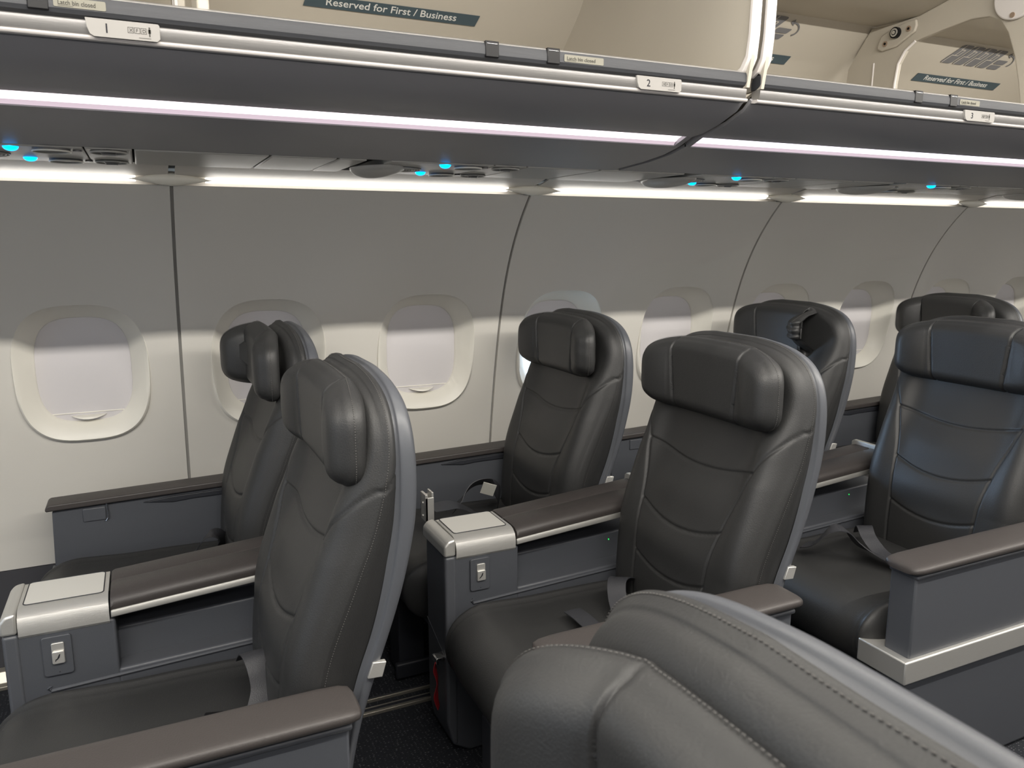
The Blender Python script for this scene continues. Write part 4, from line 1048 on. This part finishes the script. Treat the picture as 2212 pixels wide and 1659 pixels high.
# ------------------------------------------------------------------ consoles between the paired seats
def make_console(xf, label, ribbon):
    root = empty('centre_console', (xf, 1.82, 0)); tag(root, label, 'console', 'consoles between the seat pairs')
    n, f = -0.083, 0.083      # near / far face in local y
    def body():
        mb = MB(); mb.prism([(-0.036, 0.552), (0.163, 0.552), (0.163, 0.003), (0.02, 0.003), (-0.024, 0.03), (-0.036, 0.10)], n + 0.004, f - 0.004, 'y')
        mb.prism([(0.16, 0.508), (0.62, 0.528), (0.62, 0.05), (0.16, 0.05)], n + 0.055, f - 0.004, 'y'); mb.prism([(0.16, 0.562), (0.62, 0.596), (0.62, 0.50), (0.16, 0.50)], n + 0.125, f - 0.004, 'y')
        mb.prism([(0.16, 0.436), (0.62, 0.452), (0.62, 0.05), (0.16, 0.05)], n + 0.004, n + 0.06, 'y'); return mb
    b = put('cbody', body, 'cabinet', PANEL, root, bevel=0.006)
    def trim():
        mb = MB(); mb.prism([(-0.041, 0.10), (-0.041, 0.5535), (-0.0115, 0.5535), (-0.0115, 0.03), (-0.026, 0.035)], n, n + 0.022, 'y'); return mb
    put('ctrim', trim, 'corner_trim', SHELL, root, bevel=0.007, seg=4)
    def frontcap():
        mb = MB(); mb.prism([(-0.0435, 0.5545), (-0.0435, 0.583), (-0.032, 0.5965), (-0.0125, 0.600), (-0.0125, 0.5545)], n - 0.001, f + 0.001, 'y'); return mb
    put('cfcap', frontcap, 'front_cap', ALU, root, bevel=0.006, seg=4)
    # metal tray: rounded shell wrapped over the front block
    def tray():
        mb = MB(); sec = []
        P = [(n - 0.001, 0.550), (n - 0.0015, 0.572), (n + 0.004, 0.587), (n + 0.016, 0.5965), (n + 0.03, 0.600), (f - 0.016, 0.600), (f - 0.004, 0.594), (f + 0.001, 0.580), (f + 0.001, 0.550)]
        Q = [(y * 0.95, z - 0.006) for y, z in P]
        mb.prism(P + Q[::-1], -0.011, 0.153); return mb
    t = put('ctray', tray, 'metal_tray', ALU, root, auto=30)
    def inset():
        mb = MB(); mb.prism(rrect(-0.002, 0.143, n + 0.036, f - 0.014, 0.008), 0.5995, 0.6008, 'z'); return mb
    put('cins', inset, 'tray_insert', TRAYIN, t, smooth=False)
    def inrim():
        mb = MB(); R = rrect(-0.003, 0.144, n + 0.035, f - 0.013, 0.009); mb.tube([(x, y, 0.6006) for x, y in R], 0.0012, closed=True); return mb
    put('crim', inrim, 'insert_rim', RAIL, t)
    # padded top, two panels with a seam
    def pad():
        mb = MB(); m_ = n + 0.088
        def cs(u): z = 0.598 + (u - 0.16) * 0.078; return z
        V = []; sec = []
        prof = [(n + 0.002, -0.028), (n - 0.003, -0.014), (n + 0.001, -0.004), (n + 0.014, 0.004), (n + 0.04, 0.006), (m_ - 0.006, 0.006), (m_ - 0.0015, 0.004), (m_, -0.001), (m_ + 0.0015, 0.004), (m_ + 0.006, 0.006), (f - 0.02, 0.006), (f - 0.006, 0.002), (f - 0.001, -0.008), (f - 0.001, -0.028)]
        us = [0.1560, 0.1570, 0.163, 0.30, 0.45, 0.585, 0.59]
        for k, u in enumerate(us):
            dz = -0.010 if k in (0,) else (-0.003 if k == 1 else 0)
            for (y, z) in prof: V.append((u, y, cs(u) + (z + dz if z > -0.02 else z)))
        np_ = len(prof); F = []
        for a in range(len(us) - 1):
            for q in range(np_): F.append((a * np_ + q, a * np_ + (q + 1) % np_, (a + 1) * np_ + (q + 1) % np_, (a + 1) * np_ + q))
        F += [tuple(range(np_)), tuple((len(us) - 1) * np_ + q for q in range(np_))]
        return mb.add(V, F)
    put('cpad', pad, 'armrest_pad', PAD, root, auto=45)
    def rail():
        mb = MB(); V = []; prof = [(n - 0.003, -0.034), (n - 0.004, -0.043), (n - 0.001, -0.045), (n + 0.02, -0.044), (n + 0.02, -0.029), (n + 0.0, -0.029)]
        for u in (0.1560, 0.60):
            for (y, z) in prof: V.append((u, y, 0.598 + (u - 0.16) * 0.078 + z + 0.004))
        k = len(prof); F = [(q, (q + 1) % k, k + (q + 1) % k, k + q) for q in range(k)] + [tuple(range(k)), tuple(range(k, 2 * k))]
        mb.add(V, F); mb2 = [(v[0], v[1] - 0.0012, v[2] + 0.012 - 0.006) for v in V]; return mb
    put('crail', rail, 'side_rail', ALUD, root, bevel=0.0015)
    def lip():
        mb = MB(); mb.prism([(n - 0.004, 0.612), (n, 0.640), (n + 0.02, 0.650), (f - 0.01, 0.652), (f, 0.645), (f, 0.612)], 0.592, 0.606); return mb
    put('clip_', lip, 'rear_lip', ALU, root, bevel=0.003)
    def recess():
        mb = MB(); mb.box(0.17, 0.60, n + 0.050, n + 0.0545, 0.44, 0.50); return mb
    # ridge line on the side
    def ridge():
        mb = MB(); mb.tube([(0.035, n + 0.004, 0.430), (0.030, n + 0.004, 0.424), (0.035, n + 0.0035, 0.418), (0.17, n + 0.0035, 0.424), (0.45, n + 0.0035, 0.436), (0.60, n + 0.0035, 0.442)], 0.0035); return mb
    put('cridge', ridge, 'ridge', SHELL, b)
    def rp():
        mb = MB(); mb.prism(rrect(0.026, 0.080, 0.452, 0.538, 0.006), n - 0.001, n + 0.008, 'y'); return mb
    p = put('crp', rp, 'recline_panel', PANEL, root, bevel=0.0015)
    def rb():
        mb = MB(); mb.prism(rrect(0.043, 0.066, 0.478, 0.524, 0.003), n - 0.004, n + 0.002, 'y')
        mb.prism(rrect(0.0432, 0.0658, 0.480, 0.5065, 0.003), n - 0.0075, n + 0.002, 'y'); return mb
    rbn = put('crb', rb, 'recline_button', ALU, p, bevel=0.001)
    def ric():
        mb = MB()
        for P in ([(0.0560, 0.500), (0.0585, 0.501), (0.0565, 0.4935), (0.0530, 0.4895), (0.0520, 0.4915)], [(0.0520, 0.4915), (0.0530, 0.4895), (0.0500, 0.4880), (0.0495, 0.4855), (0.0482, 0.4860), (0.0490, 0.4900)]): mb.prism(P, n - 0.0081, n - 0.007, 'y')
        mb.prism([(0.0525, 0.4583), (0.055, 0.4583), (0.0538, 0.4603)], n - 0.0018, n - 0.0008, 'y')
        return mb
    put('cric', ric, 'recline_icon', INK, rbn, smooth=False)
    def usb():
        mb = MB(); mb.box(0.470, 0.4716, n + 0.053, n + 0.0555, 0.498, 0.501); return mb
    put('cusb', usb, 'power_light', GREEN, root)
    def latch():
        mb = MB(); mb.box(-0.060, -0.034, -0.060, -0.030, 0.268, 0.275); mb.box(-0.062, -0.056, -0.062, -0.028, 0.258, 0.274); return mb
    if ribbon:
        lt = put('clatch', latch, 'latch', CHROME, root, bevel=0.0015)
        V, F = strap([(-0.058, -0.046, 0.262), (-0.062, -0.049, 0.240), (-0.056, -0.050, 0.205), (-0.061, -0.050, 0.165), (-0.054, -0.050, 0.130)], [(0.5, 1, 0), (0.7, 0.8, 0), (0.5, 1, 0), (0.8, 0.6, 0), (0.6, 1, 0)], 0.020, 0.0015)
        MB().add(V, F).build('pull_ribbon', RED, lt)
    def groove_():
        mb = MB(); V, F = strap([(-0.0372, -0.055, 0.275), (-0.0372, 0.078, 0.325)], [(0, 0, 1)] * 2, 0.0022, 0.001); return mb.add(V, F)
    put('cgroove', groove_, 'seam_line', SHELL, b)
    return root
make_console(XF[0], 'centre console with silver tray in the front row, lower left corner', False)
make_console(XF[1], 'centre console with silver tray and red pull ribbon, in the middle', True)
make_console(XF[2], 'centre console in the third row, only its padded rear end and silver lip showing', False)
make_console(XF[3], 'centre console in the fourth row, hidden behind the third row seats', False)
